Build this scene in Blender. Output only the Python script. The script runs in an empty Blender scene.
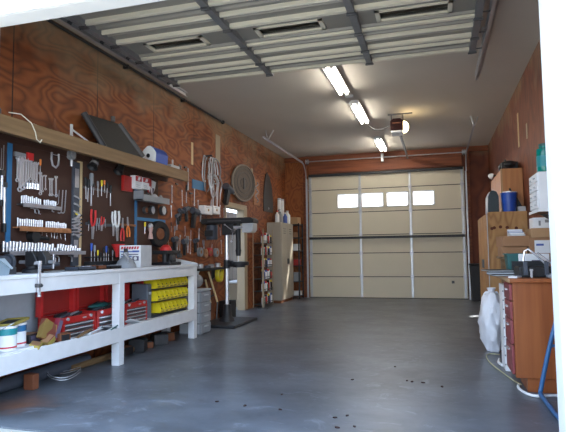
import bpy, bmesh, math, random
from mathutils import Vector, Matrix, Euler
random.seed(7)
PI = math.pi
C = bpy.context.scene.collection
R = math.radians

# ------------------------------------------------------------------ mesh builder
class MB:
    def __init__(s):
        s.bm = bmesh.new()
    def box(s, c, d, rot=None):
        """box with centre c and full size d"""
        m = Matrix.Translation(c)
        if rot is not None:
            m = m @ Euler(rot).to_matrix().to_4x4()
        m = m @ Matrix.Diagonal((d[0], d[1], d[2], 1))
        bmesh.ops.create_cube(s.bm, size=1.0, matrix=m)
        return s
    def span(s, a, b):
        """axis-aligned box between two corners"""
        return s.box([(a[i] + b[i]) / 2 for i in range(3)], [abs(b[i] - a[i]) for i in range(3)])
    def cyl(s, p0, p1, r, r2=None, n=14):
        p0, p1 = Vector(p0), Vector(p1)
        d = p1 - p0
        q = d.to_track_quat('Z', 'Y').to_matrix().to_4x4()
        m = Matrix.Translation((p0 + p1) / 2) @ q
        bmesh.ops.create_cone(s.bm, cap_ends=True, segments=n, radius1=r, radius2=r if r2 is None else r2,
                              depth=d.length, matrix=m)
        return s
    def ball(s, c, r, sc=(1, 1, 1), n=12):
        m = Matrix.Translation(c) @ Matrix.Diagonal((sc[0], sc[1], sc[2], 1))
        bmesh.ops.create_uvsphere(s.bm, u_segments=n, v_segments=max(6, n // 2 + 2), radius=r, matrix=m)
        return s
    def tube(s, pts, r, n=8, closed=False):
        pts = [Vector(p) for p in pts]
        rings = []
        N = len(pts)
        up = None
        for i, p in enumerate(pts):
            if closed:
                t = pts[(i + 1) % N] - pts[i - 1]
            else:
                t = pts[min(i + 1, N - 1)] - pts[max(i - 1, 0)]
            t.normalize()
            if up is None:
                up = t.orthogonal().normalized()
            up = (up - t * up.dot(t))
            if up.length < 1e-6:
                up = t.orthogonal()
            up.normalize()
            sd = t.cross(up)
            rr = r[i] if isinstance(r, (list, tuple)) else r
            rings.append([s.bm.verts.new(p + (up * math.cos(2 * PI * k / n) + sd * math.sin(2 * PI * k / n)) * rr) for k in range(n)])
        M = N if closed else N - 1
        for i in range(M):
            a, b = rings[i], rings[(i + 1) % N]
            for k in range(n):
                s.bm.faces.new((a[k], a[(k + 1) % n], b[(k + 1) % n], b[k]))
        if not closed:
            s.bm.faces.new(rings[0][::-1]); s.bm.faces.new(rings[-1])
        return s
    def lathe(s, prof, c=(0, 0, 0), n=20, rot=None):
        """profile [(r, z)...] spun about Z at c"""
        m = Matrix.Translation(c)
        if rot is not None:
            m = m @ Euler(rot).to_matrix().to_4x4()
        rings = []
        for r, z in prof:
            if r < 1e-6:
                rings.append([s.bm.verts.new(m @ Vector((0, 0, z)))])
            else:
                rings.append([s.bm.verts.new(m @ Vector((r * math.cos(2 * PI * k / n), r * math.sin(2 * PI * k / n), z))) for k in range(n)])
        for a, b in zip(rings, rings[1:]):
            for k in range(n):
                k2 = (k + 1) % n
                if len(a) == 1 and len(b) == 1: continue
                if len(a) == 1: s.bm.faces.new((a[0], b[k2], b[k]))
                elif len(b) == 1: s.bm.faces.new((a[k], a[k2], b[0]))
                else: s.bm.faces.new((a[k], a[k2], b[k2], b[k]))
        return s
    def prism(s, pts, plane, d0, d1):
        """2-D outline pushed along the third axis; plane 'xz' -> along y, 'yz' -> along x, 'xy' -> along z"""
        def P(u, v, d):
            return {'xz': (u, d, v), 'yz': (d, u, v), 'xy': (u, v, d)}[plane]
        a = [s.bm.verts.new(P(u, v, d0)) for u, v in pts]
        b = [s.bm.verts.new(P(u, v, d1)) for u, v in pts]
        n = len(pts)
        f1 = s.bm.faces.new(a); f2 = s.bm.faces.new(b[::-1])
        for i in range(n):
            s.bm.faces.new((a[i], b[i], b[(i + 1) % n], a[(i + 1) % n]))
        return s
    def build(s, name, mat, parent=None, bevel=0.0, smooth=True, loc=None, rot=None):
        bmesh.ops.recalc_face_normals(s.bm, faces=s.bm.faces[:])
        me = bpy.data.meshes.new(name)
        s.bm.to_mesh(me); s.bm.free()
        me.materials.append(mat)
        if smooth:
            for p in me.polygons: p.use_smooth = True
            me.set_sharp_from_angle(angle=R(38))
        o = bpy.data.objects.new(name, me)
        C.objects.link(o)
        if parent: o.parent = parent
        if loc is not None: o.location = loc
        if rot is not None: o.rotation_euler = rot
        if bevel:
            b = o.modifiers.new('bevel', 'BEVEL'); b.width = bevel; b.segments = 2; b.limit_method = 'ANGLE'; b.angle_limit = R(40)
        return o

def tag(o, label, cat, group=None):
    o['label'] = label; o['category'] = cat
    if group: o['group'] = group
    return o
def thing(name, label, cat, loc=(0, 0, 0), rot=(0, 0, 0), group=None):
    o = bpy.data.objects.new(name, None); C.objects.link(o)
    o.empty_display_size = .05
    o.location = loc; o.rotation_euler = rot
    return tag(o, label, cat, group)
def struct(o):
    o['kind'] = 'structure'; return o
def room(name, loc=(0, 0, 0)):
    o = bpy.data.objects.new(name, None); C.objects.link(o); o.location = loc
    return struct(o)
def dup(root, loc, rot, label, group=None, scale=None):
    r = root.copy(); C.objects.link(r); r.location = loc; r.rotation_euler = rot
    r['label'] = label
    if group: r['group'] = group
    if scale is not None: r.scale = scale
    for ch in list(root.children):
        c = ch.copy(); C.objects.link(c); c.parent = r
        for g in list(ch.children):
            d = g.copy(); C.objects.link(d); d.parent = c
    return r
class Kind:
    """a proto thing whose first use moves it and whose later uses copy it"""
    def __init__(s, proto): s.p = proto; s.used = False
    def put(s, loc, rot, label, group=None, scale=None):
        if s.used: return dup(s.p, loc, rot, label, group, scale)
        s.used = True
        s.p.location = loc; s.p.rotation_euler = rot; s.p['label'] = label
        if group: s.p['group'] = group
        # the copies take their scale relative to the unscaled parts, so the first one can be scaled too
        if scale is not None: s.p.scale = scale
        return s.p
ORD = 'first second third fourth fifth sixth seventh eighth ninth tenth eleventh twelfth thirteenth fourteenth fifteenth sixteenth seventeenth eighteenth nineteenth twentieth'.split()
def nth(i):
    return ORD[i] if i < 20 else 'twenty-' + ORD[i - 20] if i < 29 else 'thirtieth'

# ------------------------------------------------------------------ materials
def nodes(name):
    m = bpy.data.materials.new(name); m.use_nodes = True
    nt = m.node_tree
    return m, nt, nt.nodes, nt.links, nt.nodes['Principled BSDF']
def mat(name, col, rough=.6, metal=0., var=.12, scale=14., bump=0., spec=None, **kw):
    """plain colour broken up a little by noise"""
    m, nt, N, L, b = nodes(name)
    tc = N.new('ShaderNodeTexCoord'); no = N.new('ShaderNodeTexNoise')
    no.inputs['Scale'].default_value = scale; no.inputs['Detail'].default_value = 4
    L.new(tc.outputs['Object'], no.inputs['Vector'])
    mx = N.new('ShaderNodeMix'); mx.data_type = 'RGBA'
    mx.inputs[6].default_value = (*[c * (1 - var) for c in col], 1)
    mx.inputs[7].default_value = (*[min(1, c * (1 + var)) for c in col], 1)
    L.new(no.outputs['Fac'], mx.inputs[0]); L.new(mx.outputs[2], b.inputs['Base Color'])
    b.inputs['Roughness'].default_value = rough; b.inputs['Metallic'].default_value = metal
    if spec is not None: b.inputs['Specular IOR Level'].default_value = spec
    if bump:
        bp = N.new('ShaderNodeBump'); bp.inputs['Strength'].default_value = bump; bp.inputs['Distance'].default_value = .01
        L.new(no.outputs['Fac'], bp.inputs['Height']); L.new(bp.outputs['Normal'], b.inputs['Normal'])
    return m
def emit(name, col, s):
    m, nt, N, L, b = nodes(name)
    b.inputs['Base Color'].default_value = (*col, 1)
    b.inputs['Emission Color'].default_value = (*col, 1); b.inputs['Emission Strength'].default_value = s
    return m
def math_node(N, L, op, a, b=None, clamp=False):
    n = N.new('ShaderNodeMath'); n.operation = op; n.use_clamp = clamp
    for i, v in enumerate((a, b)):
        if v is None: continue
        if isinstance(v, (int, float)): n.inputs[i].default_value = v
        else: L.new(v, n.inputs[i])
    return n.outputs[0]
def ramp(N, L, fac, stops):
    r = N.new('ShaderNodeValToRGB')
    el = r.color_ramp.elements
    while len(el) < len(stops): el.new(.5)
    for e, (p, c) in zip(el, stops):
        e.position = p; e.color = (*c, 1)
    L.new(fac, r.inputs['Fac']); return r.outputs['Color']
def plywood(name, dark, mid, light, stretch=(1, 1, 1), freq=26, panel=None, panel_axis=1, pale_above=None, rough=.65, knots=False):
    """rotary-cut plywood: contour-line grain, 4-ft panel seams and pale wall-board dust near the ceiling"""
    m, nt, N, L, b = nodes(name)
    tc = N.new('ShaderNodeTexCoord'); mp = N.new('ShaderNodeMapping')
    mp.inputs['Scale'].default_value = stretch
    L.new(tc.outputs['Object'], mp.inputs['Vector'])
    n1 = N.new('ShaderNodeTexNoise'); n1.inputs['Scale'].default_value = 1.0; n1.inputs['Detail'].default_value = 2.2; n1.inputs['Roughness'].default_value = .55
    L.new(mp.outputs['Vector'], n1.inputs['Vector'])
    s = math_node(N, L, 'SINE', math_node(N, L, 'MULTIPLY', n1.outputs['Fac'], freq * 6.0))
    s = math_node(N, L, 'MULTIPLY_ADD', s, .5); s.node.inputs[2].default_value = .5
    n2 = N.new('ShaderNodeTexNoise'); n2.inputs['Scale'].default_value = .9; n2.inputs['Detail'].default_value = 8; n2.inputs['Roughness'].default_value = .68
    L.new(mp.outputs['Vector'], n2.inputs['Vector'])
    s = math_node(N, L, 'POWER', s, .6)
    f = math_node(N, L, 'ADD', math_node(N, L, 'MULTIPLY', s, .30), math_node(N, L, 'MULTIPLY', n2.outputs['Fac'], .66))
    col = ramp(N, L, f, [(.22, dark), (.55, mid), (.88, light)])
    sep = N.new('ShaderNodeSeparateXYZ'); L.new(tc.outputs['Object'], sep.inputs[0])
    if knots:
        v = N.new('ShaderNodeTexVoronoi'); v.inputs['Scale'].default_value = 3.2
        L.new(tc.outputs['Object'], v.inputs['Vector'])
        k = math_node(N, L, 'LESS_THAN', v.outputs['Distance'], .09)
        mx = N.new('ShaderNodeMix'); mx.data_type = 'RGBA'; L.new(k, mx.inputs[0]); L.new(col, mx.inputs[6])
        mx.inputs[7].default_value = (.10, .02, .01, 1); col = mx.outputs[2]
    if panel:
        fr = math_node(N, L, 'FRACT', math_node(N, L, 'DIVIDE', math_node(N, L, 'ADD', sep.outputs[panel_axis], 20.05), panel))
        seam = math_node(N, L, 'LESS_THAN', math_node(N, L, 'ABSOLUTE', math_node(N, L, 'SUBTRACT', fr, .5)), .006)
        mx = N.new('ShaderNodeMix'); mx.data_type = 'RGBA'; L.new(seam, mx.inputs[0]); L.new(col, mx.inputs[6])
        mx.inputs[7].default_value = (*[c * .35 for c in dark], 1); col = mx.outputs[2]
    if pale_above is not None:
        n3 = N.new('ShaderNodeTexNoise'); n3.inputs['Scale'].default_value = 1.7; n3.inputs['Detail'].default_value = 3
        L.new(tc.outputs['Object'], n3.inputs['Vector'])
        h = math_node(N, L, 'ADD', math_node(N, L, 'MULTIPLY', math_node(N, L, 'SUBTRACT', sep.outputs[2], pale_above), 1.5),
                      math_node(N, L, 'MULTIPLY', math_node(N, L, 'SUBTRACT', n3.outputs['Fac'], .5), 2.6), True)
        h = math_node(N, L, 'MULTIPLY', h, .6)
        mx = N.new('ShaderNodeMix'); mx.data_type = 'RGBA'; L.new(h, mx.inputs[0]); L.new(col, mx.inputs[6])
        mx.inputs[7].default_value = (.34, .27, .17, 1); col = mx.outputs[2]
    L.new(col, b.inputs['Base Color']); b.inputs['Roughness'].default_value = rough
    return m
def planks(name, dark, light, axis=1, rough=.6):
    """sawn board: fine streaks along one axis"""
    m, nt, N, L, b = nodes(name)
    tc = N.new('ShaderNodeTexCoord'); mp = N.new('ShaderNodeMapping')
    sc = [22, 22, 22]; sc[axis] = 1.3; mp.inputs['Scale'].default_value = sc
    L.new(tc.outputs['Object'], mp.inputs['Vector'])
    n1 = N.new('ShaderNodeTexNoise'); n1.inputs['Scale'].default_value = 1; n1.inputs['Detail'].default_value = 6
    L.new(mp.outputs['Vector'], n1.inputs['Vector'])
    L.new(ramp(N, L, n1.outputs['Fac'], [(.3, dark), (.7, light)]), b.inputs['Base Color'])
    b.inputs['Roughness'].default_value = rough
    return m
def concrete(name, a, bcol, pale, rough0, rough1, stain=True):
    m, nt, N, L, b = nodes(name)
    tc = N.new('ShaderNodeTexCoord'); mp = N.new('ShaderNodeMapping'); mp.inputs['Scale'].default_value = (1, 1.35, 1)
    L.new(tc.outputs['Object'], mp.inputs['Vector'])
    n1 = N.new('ShaderNodeTexNoise'); n1.inputs['Scale'].default_value = 1.3; n1.inputs['Detail'].default_value = 9; n1.inputs['Roughness'].default_value = .62
    n2 = N.new('ShaderNodeTexNoise'); n2.inputs['Scale'].default_value = 3.6; n2.inputs['Detail'].default_value = 8; n2.inputs['Roughness'].default_value = .7; n2.inputs['Distortion'].default_value = 1.2
    for n in (n1, n2): L.new(mp.outputs['Vector'], n.inputs['Vector'])
    col = ramp(N, L, n1.outputs['Fac'], [(.3, a), (.7, bcol)])
    mx = N.new('ShaderNodeMix'); mx.data_type = 'RGBA'
    L.new(math_node(N, L, 'MULTIPLY', math_node(N, L, 'SUBTRACT', n2.outputs['Fac'], .555, ), 4.5, True), mx.inputs[0])
    L.new(col, mx.inputs[6]); mx.inputs[7].default_value = (*pale, 1); col = mx.outputs[2]
    if stain:   # rusty patch by the threshold on the left
        sep = N.new('ShaderNodeVectorMath'); sep.operation = 'DISTANCE'; sep.inputs[1].default_value = (-3.1, 3.3, 0)
        L.new(tc.outputs['Object'], sep.inputs[0])
        d = math_node(N, L, 'ADD', sep.outputs['Value'], math_node(N, L, 'MULTIPLY', n2.outputs['Fac'], .5))
        k = math_node(N, L, 'MULTIPLY', math_node(N, L, 'SUBTRACT', .55, d), 3.0, True)
        mx = N.new('ShaderNodeMix'); mx.data_type = 'RGBA'; L.new(k, mx.inputs[0]); L.new(col, mx.inputs[6])
        mx.inputs[7].default_value = (.22, .10, .06, 1); col = mx.outputs[2]
    L.new(col, b.inputs['Base Color'])
    r = N.new('ShaderNodeMapRange'); r.inputs['To Min'].default_value = rough0; r.inputs['To Max'].default_value = rough1
    L.new(n2.outputs['Fac'], r.inputs['Value']); L.new(r.outputs['Result'], b.inputs['Roughness'])
    bp = N.new('ShaderNodeBump'); bp.inputs['Strength'].default_value = .12; bp.inputs['Distance'].default_value = .01
    L.new(n1.outputs['Fac'], bp.inputs['Height']); L.new(bp.outputs['Normal'], b.inputs['Normal'])
    return m
def speckle(name, cols, scale=40, rough=.7):
    """a printed or mottled surface of several flat colours"""
    m, nt, N, L, b = nodes(name)
    tc = N.new('ShaderNodeTexCoord'); v = N.new('ShaderNodeTexVoronoi'); v.inputs['Scale'].default_value = scale
    L.new(tc.outputs['Object'], v.inputs['Vector'])
    sep = N.new('ShaderNodeSeparateColor'); L.new(v.outputs['Color'], sep.inputs[0])
    stops = [(i / len(cols), c) for i, c in enumerate(cols)]
    c = ramp(N, L, sep.outputs[0], stops); c.node.color_ramp.interpolation = 'CONSTANT'
    L.new(c, b.inputs['Base Color']); b.inputs['Roughness'].default_value = rough
    return m

M = {}
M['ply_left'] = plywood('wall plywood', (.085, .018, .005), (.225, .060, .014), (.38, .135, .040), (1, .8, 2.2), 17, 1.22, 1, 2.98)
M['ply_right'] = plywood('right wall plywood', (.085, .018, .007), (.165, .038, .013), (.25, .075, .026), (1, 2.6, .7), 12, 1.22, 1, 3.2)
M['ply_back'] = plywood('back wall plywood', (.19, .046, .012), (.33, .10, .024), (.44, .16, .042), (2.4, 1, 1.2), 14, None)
M['ply_raw'] = plywood('raw plywood', (.27, .125, .042), (.44, .23, .085), (.56, .33, .145), (3.2, 3.2, 1.1), 9, None, knots=False)
M['peg'] = mat('dark brown pegboard', (.055, .022, .014), .7, 0, .25, 3)
M['beam'] = planks('red brown beam', (.15, .035, .012), (.28, .08, .025), 0)
M['board'] = planks('sawn shelf board', (.15, .085, .036), (.25, .15, .070), 1)
M['board_x'] = planks('brown wood strip', (.25, .09, .03), (.40, .17, .07), 1)
M['pine'] = planks('pale pine', (.52, .38, .20), (.66, .50, .28), 2)
M['drywall'] = mat('ceiling board', (.60, .555, .49), .9, 0, .06, 1.2)
M['floor'] = concrete('smooth concrete', (.060, .066, .076), (.150, .164, .192), (.30, .325, .37), .18, .5)
M['apron'] = concrete('rough concrete', (.34, .31, .26), (.44, .41, .35), (.55, .52, .46), .8, .95, False)
M['white'] = mat('white paint', (.80, .80, .80), .5, 0, .05, 6)
M['trim'] = mat('white door trim', (.86, .86, .86), .45, 0, .03, 4)
M['bench_white'] = mat('scuffed white paint', (.73, .73, .75), .5, 0, .10, 9)
M['door_cream'] = mat('cream door steel', (.66, .60, .47), .55, 0, .05, 2)
M['door_grey'] = mat('overhead door steel', (.23, .217, .195), .5, 0, .06, 2)
M['strut_cream'] = mat('pale steel strut', (.68, .64, .53), .42, .1, .05, 4)
M['galv'] = mat('galvanised steel', (.55, .56, .58), .42, .75, .15, 20)
M['steel_dark'] = mat('dark steel', (.10, .10, .105), .45, .6, .2, 20)
M['stile'] = mat('grey painted stile', (.20, .20, .21), .5, .3, .15, 20)
M['chrome'] = mat('chrome', (.88, .88, .93), .25, .6, .08, 30)
M['chrome_dull'] = mat('worn steel', (.52, .52, .56), .4, .7, .2, 30)
M['black'] = mat('black plastic', (.014, .014, .016), .55, 0, .3, 30)
M['iron'] = mat('black cast iron', (.028, .028, .032), .5, .2, .3, 25)
M['slate'] = mat('blue grey paint', (.075, .085, .11), .45, .2, .2, 20)
M['grey'] = mat('grey plastic', (.25, .26, .28), .55, 0, .12, 14)
M['grey_light'] = mat('light grey plastic', (.48, .50, .53), .5, 0, .1, 14)
M['red'] = mat('red enamel', (.42, .018, .016), .35, 0, .12, 12)
M['red_in'] = mat('red lid lining', (.34, .022, .018), .5, 0, .2, 8)
M['red_plastic'] = mat('red plastic', (.60, .03, .03), .4, 0, .1, 12)
M['orange'] = mat('orange plastic', (.75, .20, .03), .45, 0, .1, 12)
M['yellow'] = mat('yellow plastic', (.80, .62, .02), .4, 0, .08, 12)
M['yellow_dull'] = mat('dull yellow card', (.36, .28, .06), .7, 0, .25, 12)
M['blue'] = mat('blue painted steel', (.03, .15, .32), .5, 0, .2, 12)
M['blue_plastic'] = mat('blue plastic', (.02, .08, .42), .4, 0, .12, 10)
M['blue_pipe'] = mat('blue pipe', (.03, .12, .28), .35, 0, .12, 10)
M['teal'] = mat('teal band', (.02, .25, .28), .5, 0, .15, 12)
M['teal_dark'] = mat('dark green plastic', (.012, .09, .09), .5, 0, .2, 8)
M['locker'] = mat('beige locker steel', (.42, .38, .31), .5, 0, .05, 3)
M['tan'] = mat('tan door trim', (.36, .29, .20), .6, 0, .08, 4)
M['card'] = mat('cardboard', (.33, .17, .085), .8, 0, .12, 9)
M['card_light'] = mat('light cardboard', (.45, .27, .14), .8, 0, .12, 9)
M['cab_orange'] = planks('orange brown cabinet', (.38, .15, .05), (.50, .22, .08), 2, .5)
M['desk'] = planks('reddish desk veneer', (.235, .062, .016), (.33, .098, .027), 2, .4)
M['desk_red'] = mat('dark red drawer front', (.22, .045, .05), .45, 0, .15, 10)
M['paper'] = mat('white paper', (.80, .80, .82), .8, 0, .05, 20)
M['bag'] = mat('white plastic bag', (.84, .84, .90), .35, 0, .1, 12)
M['rust'] = mat('rusty metal', (.20, .07, .03), .75, .2, .35, 12)
M['mesh'] = mat('grey wire mesh', (.13, .105, .09), .6, .3, .35, 60)
M['print_red'] = mat('red print', (.55, .06, .07), .6, 0, .1, 20)
M['print_blue'] = mat('blue print', (.07, .12, .40), .6, 0, .1, 20)
M['print_dark'] = mat('dark print', (.12, .10, .16), .6, 0, .1, 20)
M['bottle_green'] = mat('green bottle', (.0, .20, .17), .12, 0, .2, 8)
M['tube_light'] = emit('lit fluorescent tube', (1.0, .94, .82), 55)
M['bulb'] = emit('lit lamp cover', (1.0, .78, .42), 16)
M['siding'] = planks('tan fence boards', (.075, .058, .042), (.115, .092, .068), 2)
M['rope'] = mat('pale cord', (.62, .58, .48), .7, 0, .1, 20)
M['leaf'] = mat('dry leaf', (.035, .012, .010), .8, 0, .3, 30)
M['spray_mix'] = speckle('mixed labels', [(.6, .6, .6), (.08, .10, .30), (.5, .05, .05), (.05, .05, .05), (.10, .32, .20)], 22)

def glass_dark():
    m, nt, N, L, b = nodes('door glass')
    b.inputs['Base Color'].default_value = (.6, .6, .6, 1); b.inputs['Roughness'].default_value = .05
    b.inputs['Transmission Weight'].default_value = 1.0; b.inputs['IOR'].default_value = 1.05
    return m
M['glass'] = glass_dark()
def frosted():
    m, nt, N, L, b = nodes('frosted pane')
    out = N['Material Output']
    t = N.new('ShaderNodeBsdfTranslucent'); t.inputs['Color'].default_value = (.95, .95, 1, 1)
    g = N.new('ShaderNodeBsdfTransparent'); mx = N.new('ShaderNodeMixShader'); mx.inputs[0].default_value = .5
    L.new(t.outputs[0], mx.inputs[1]); L.new(g.outputs[0], mx.inputs[2]); L.new(mx.outputs[0], out.inputs['Surface'])
    return m
M['frosted'] = frosted()

# ================================================================== THE ROOM
WL, WR, DY, CZ = -3.68, 1.20, 12.52, 3.52      # left wall, right wall, back door plane, ceiling
FY = 2.85                                      # front opening plane
OX0, OX1, OZ = -3.07, 0.572, 2.83              # front opening

struct(MB().span((-3.9, FY, -.15), (1.4, 12.9, 0)).build('floor', M['floor'], smooth=False))
struct(MB().span((-16, -16, -.3), (16, FY, -.012)).build('ground_front', M['apron'], smooth=False))
struct(MB().span((-16, FY, -.3), (-3.9, 18, -.03)).build('ground_side', M['apron'], smooth=False))
struct(MB().span((1.4, FY, -.3), (16, 18, -.03)).build('ground_right', M['apron'], smooth=False))
struct(MB().span((-3.9, 12.9, -.3), (1.4, 18, -.03)).build('ground_back', M['apron'], smooth=False))
struct(MB().span((-3.95, FY, CZ), (1.45, 12.95, CZ + .16)).build('ceiling', M['drywall'], smooth=False))
# left wall with the open side doorway
DW0, DW1, DWZ = 8.62, 9.62, 2.02
w = MB()
w.span((WL - .14, FY, 0), (WL, DW0, CZ)); w.span((WL - .14, DW1, 0), (WL, 12.9, CZ)); w.span((WL - .14, DW0, DWZ), (WL, DW1, CZ))
struct(w.build('wall_left', M['ply_left'], smooth=False))
# right wall, with an unseen low slot added to let the sun patch in
w = MB()
VY0, VY1, VZ0, VZ1 = 9.66, 9.92, .46, .78
w.span((WR, FY, 0), (WR + .1, VY0, CZ)); w.span((WR, VY1, 0), (WR + .1, 12.9, CZ))
w.span((WR, VY0, 0), (WR + .1, VY1, VZ0)); w.span((WR, VY0, VZ1), (WR + .1, VY1, CZ))
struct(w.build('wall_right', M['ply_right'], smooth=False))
# back wall round the garage door
w = MB()
w.span((WL, DY + .05, 0), (-3.03, DY + .2, CZ)); w.span((-3.03, DY + .05, 3.0), (.62, DY + .2, CZ))
struct(w.build('wall_back', M['ply_back'], smooth=False))
struct(MB().span((.62, DY + .05, 0), (WR, DY + .2, CZ)).build('wall_back_right', M['ply_right'], smooth=False))  # darker plywood colour paints in the dimmer light on this part
# front wall outside, extended unseen to the right to shade the apron
w = MB()
w.span((-8, FY, -.3), (OX0, FY + .14, 4.3)); w.span((OX1, FY, -.3), (7, FY + .14, 4.3)); w.span((OX0, FY, OZ), (OX1, FY + .14, 4.3))
struct(w.build('wall_front', M['white'], smooth=False))
# white trim boards of the opening
struct(MB().span((OX1, FY - .03, -.012), (OX1 + .12, FY, 2.95)).build('trim_1', M['trim'], bevel=.006))
struct(MB().span((OX0 - .12, FY - .03, OZ), (OX1 + .12, FY, OZ + .14)).build('trim_2', M['trim'], bevel=.006))
struct(MB().span((OX0 - .12, FY - .03, -.012), (OX0, FY, OZ)).build('trim_3', M['trim'], bevel=.006))
# beams over the back door
struct(MB().span((WL, DY - .02, 3.40), (WR, DY + .05, CZ)).build('trim_5', M['beam'], bevel=.006))
struct(MB().span((-3.03, DY + .0, 3.075), (.62, DY + .05, 3.36)).build('trim_6', M['beam'], bevel=.006))
struct(MB().span((-3.19, DY - .03, 0), (-3.10, DY + .05, 3.40)).build('trim_7', M['beam'], bevel=.006))
struct(MB().span((.69, DY - .03, 0), (.78, DY + .05, 3.40)).build('trim_8', M['beam'], bevel=.006))
# side doorway casing
for i, (a, b) in enumerate((((WL - .14, DW0 - .0, 0), (WL + .02, DW0 + .05, DWZ)), ((WL - .14, DW1 - .06, 0), (WL + .025, DW1 + .10, DWZ)), ((WL - .14, DW0, DWZ - .05), (WL + .02, DW1 + .10, DWZ + .05)))):
    struct(MB().span(a, b).build('trim_%d' % (9 + i), M['tan'], bevel=.006))
# yard fence seen through the side doorway
fc = MB()
for k in range(24):
    fc.span((-4.68, 8 + k * .24, -.03), (-4.65, 8.225 + k * .24, 2.08))
fc.span((-4.65, 8, .4), (-4.61, 13.7, .5)); fc.span((-4.65, 8, 1.5), (-4.61, 13.7, 1.6))
tag(fc.build('fence', M['siding'], smooth=False), 'tan board fence seen through the open side doorway', 'fence')
t = thing('storage_box', 'pale box with bright lid just outside the side doorway', 'box', (-4.22, 10.75, -.03))
MB().box((0, 0, .25), (.4, .7, .5)).build('body', M['tan'], t, .01)
MB().box((0, 0, .52), (.44, .74, .04)).build('lid', M['white'], t, .008)

# ------------------------------------------------------------------ back garage door
d1 = room('door_1', (0, 0, 0))
ZS = [0, .51, 1.08, 1.52, 2.08, 2.65, 3.06]
WX = [(-2.313, -1.824), (-1.72, -1.221), (-1.118, -.633), (-.508, -.037)]
DX0, DX1 = -3.06, .65
for i in range(6):
    a, b = ZS[i] + .009, ZS[i + 1] - .009
    m = MB()
    if i != 4:
        m.span((DX0, DY, a), (DX1, DY + .045, b))
    else:
        m.span((DX0, DY, a), (DX1, DY + .045, 2.205)); m.span((DX0, DY, 2.52), (DX1, DY + .045, b))
        xs = [DX0] + [v for p in WX for v in p] + [DX1]
        for k in range(0, len(xs), 2): m.span((xs[k], DY, 2.205), (xs[k + 1], DY + .045, 2.52))
    p = m.build('door_panel', M['door_cream'], d1, 0, smooth=False)
    if i < 5: MB().span((DX0, DY + .012, b - .002), (DX1, DY + .045, b + .020)).build('joint_seal', M['iron'], p)
for x0, x1 in WX:
    m = MB()
    m.span((x0 - .02, DY - .014, 2.185), (x1 + .02, DY, 2.21)); m.span((x0 - .02, DY - .014, 2.515), (x1 + .02, DY, 2.54))
    m.span((x0 - .02, DY - .014, 2.185), (x0 + .004, DY, 2.54)); m.span((x1 - .004, DY - .014, 2.185), (x1 + .02, DY, 2.54))
    f = m.build('window_frame', M['white'], d1, .003)
    MB().span((x0, DY + .02, 2.205), (x1, DY + .026, 2.52)).build('window_pane', M['frosted'], f)
for x in (-3.01, -1.768, -.577, .60):
    m = MB()
    for i in range(6):
        m.span((x - .026, DY - .022, ZS[i] + .02), (x + .026, DY, ZS[i + 1] - .02))
    m.build('stile', M['galv'], d1, .003)
    for i in range(1, 6):
        MB().span((x - .035, DY - .034, ZS[i] - .05), (x + .035, DY - .022, ZS[i] + .05)).cyl((x - .045, DY - .04, ZS[i]), (x + .045, DY - .04, ZS[i]), .012).build('hinge', M['chrome_dull'], d1)
for z, n in ((3.02, 0), (1.455, 1)):
    m = MB().span((DX0 + .02, DY - .07, z - .028), (DX1 - .02, DY - .022, z + .004)).span((DX0 + .02, DY - .075, z - .028), (DX1 - .02, DY - .068, z + .03))
    m.build('strut', M['iron'], d1)
MB().span((DX0, DY - .004, -.0), (DX1, DY + .045, .016)).build('bottom_seal', M['black'], d1)
MB().span((.30, DY - .03, .36), (.36, DY - .0, .42)).build('latch', M['steel_dark'], d1)

def channel(p0, p1, w=.055, dpt=.03, side=1):
    """C-section along y or z, opening towards x*side"""
    m = MB(); p0, p1 = Vector(p0), Vector(p1)
    v = p1 - p0
    if abs(v.z) > abs(v.y): e = Vector((0, w / 2, 0))
    else: e = Vector((0, 0, w / 2))
    t_ = .004
    def slab(c0, c1, h):
        lo = [min(c0[i], c1[i]) - h[i] for i in range(3)]; hi = [max(c0[i], c1[i]) + h[i] for i in range(3)]
        m.span(lo, hi)
    ax = 2 if abs(v.z) > abs(v.y) else 1
    h = [t_, t_, t_]; h[ax] = 0
    hw = list(h); hw[0] = t_; hw[2 if ax == 1 else 1] = w / 2
    slab(p0, p1, hw)
    for s_ in (-1, 1):
        hf = list(h); hf[0] = dpt / 2
        q = e * s_ + Vector((side * dpt / 2, 0, 0))
        slab(p0 + q, p1 + q, hf)
    return m
def curve_track(x, side, z0, zt, y_wall, y_end, name, label, flip=1, group=None):
    """vertical run, quarter bend and overhead run of a garage-door track"""
    t = thing(name, label, 'door track', (x, y_wall, 0), group=group)
    r = .36
    channel((0, 0, z0), (0, 0, zt - r), side=side).build('upright', M['galv'], t)
    pts = [(0, -flip * r * (1 - math.cos(a)), zt - r + r * math.sin(a)) for a in [i * PI / 2 / 10 for i in range(11)]]
    MB().tube(pts, .017, 6).build('bend', M['chrome_dull'], t)
    y1 = y_end - y_wall
    channel((0, -flip * r, zt), (0, y1, zt), w=.035, dpt=.022, side=side).build('overhead_run', M['chrome_dull'], t)
    return t
def hanger(t, y, zt, w=.16):
    m = MB()
    m.tube([(0, y, zt), (-w * .3, y + .03, CZ - .002)], .011, 6); m.tube([(0, y, zt), (w * .5, y + .12, CZ - .002)], .011, 6)
    m.build('hanger', M['galv'], t)
a = curve_track(-3.10, 1, 0, 3.30, 12.43, 9.1, 'door_track', 'steel overhead track on the left side of the closed back door')
b = curve_track(.70, -1, 0, 3.30, 12.43, 9.4, 'door_track', 'steel overhead track on the right side of the closed back door')
hanger(a, 9.4 - 12.43, 3.30); hanger(b, 9.6 - 12.43, 3.30)
t = thing('torsion_rod', 'thin steel rod running across the beam above the back door', 'rod', (0, 12.42, 3.375))
MB().cyl((-3.07, 0, 0), (.67, 0, 0), .014).build('rod', M['chrome_dull'], t)
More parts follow.
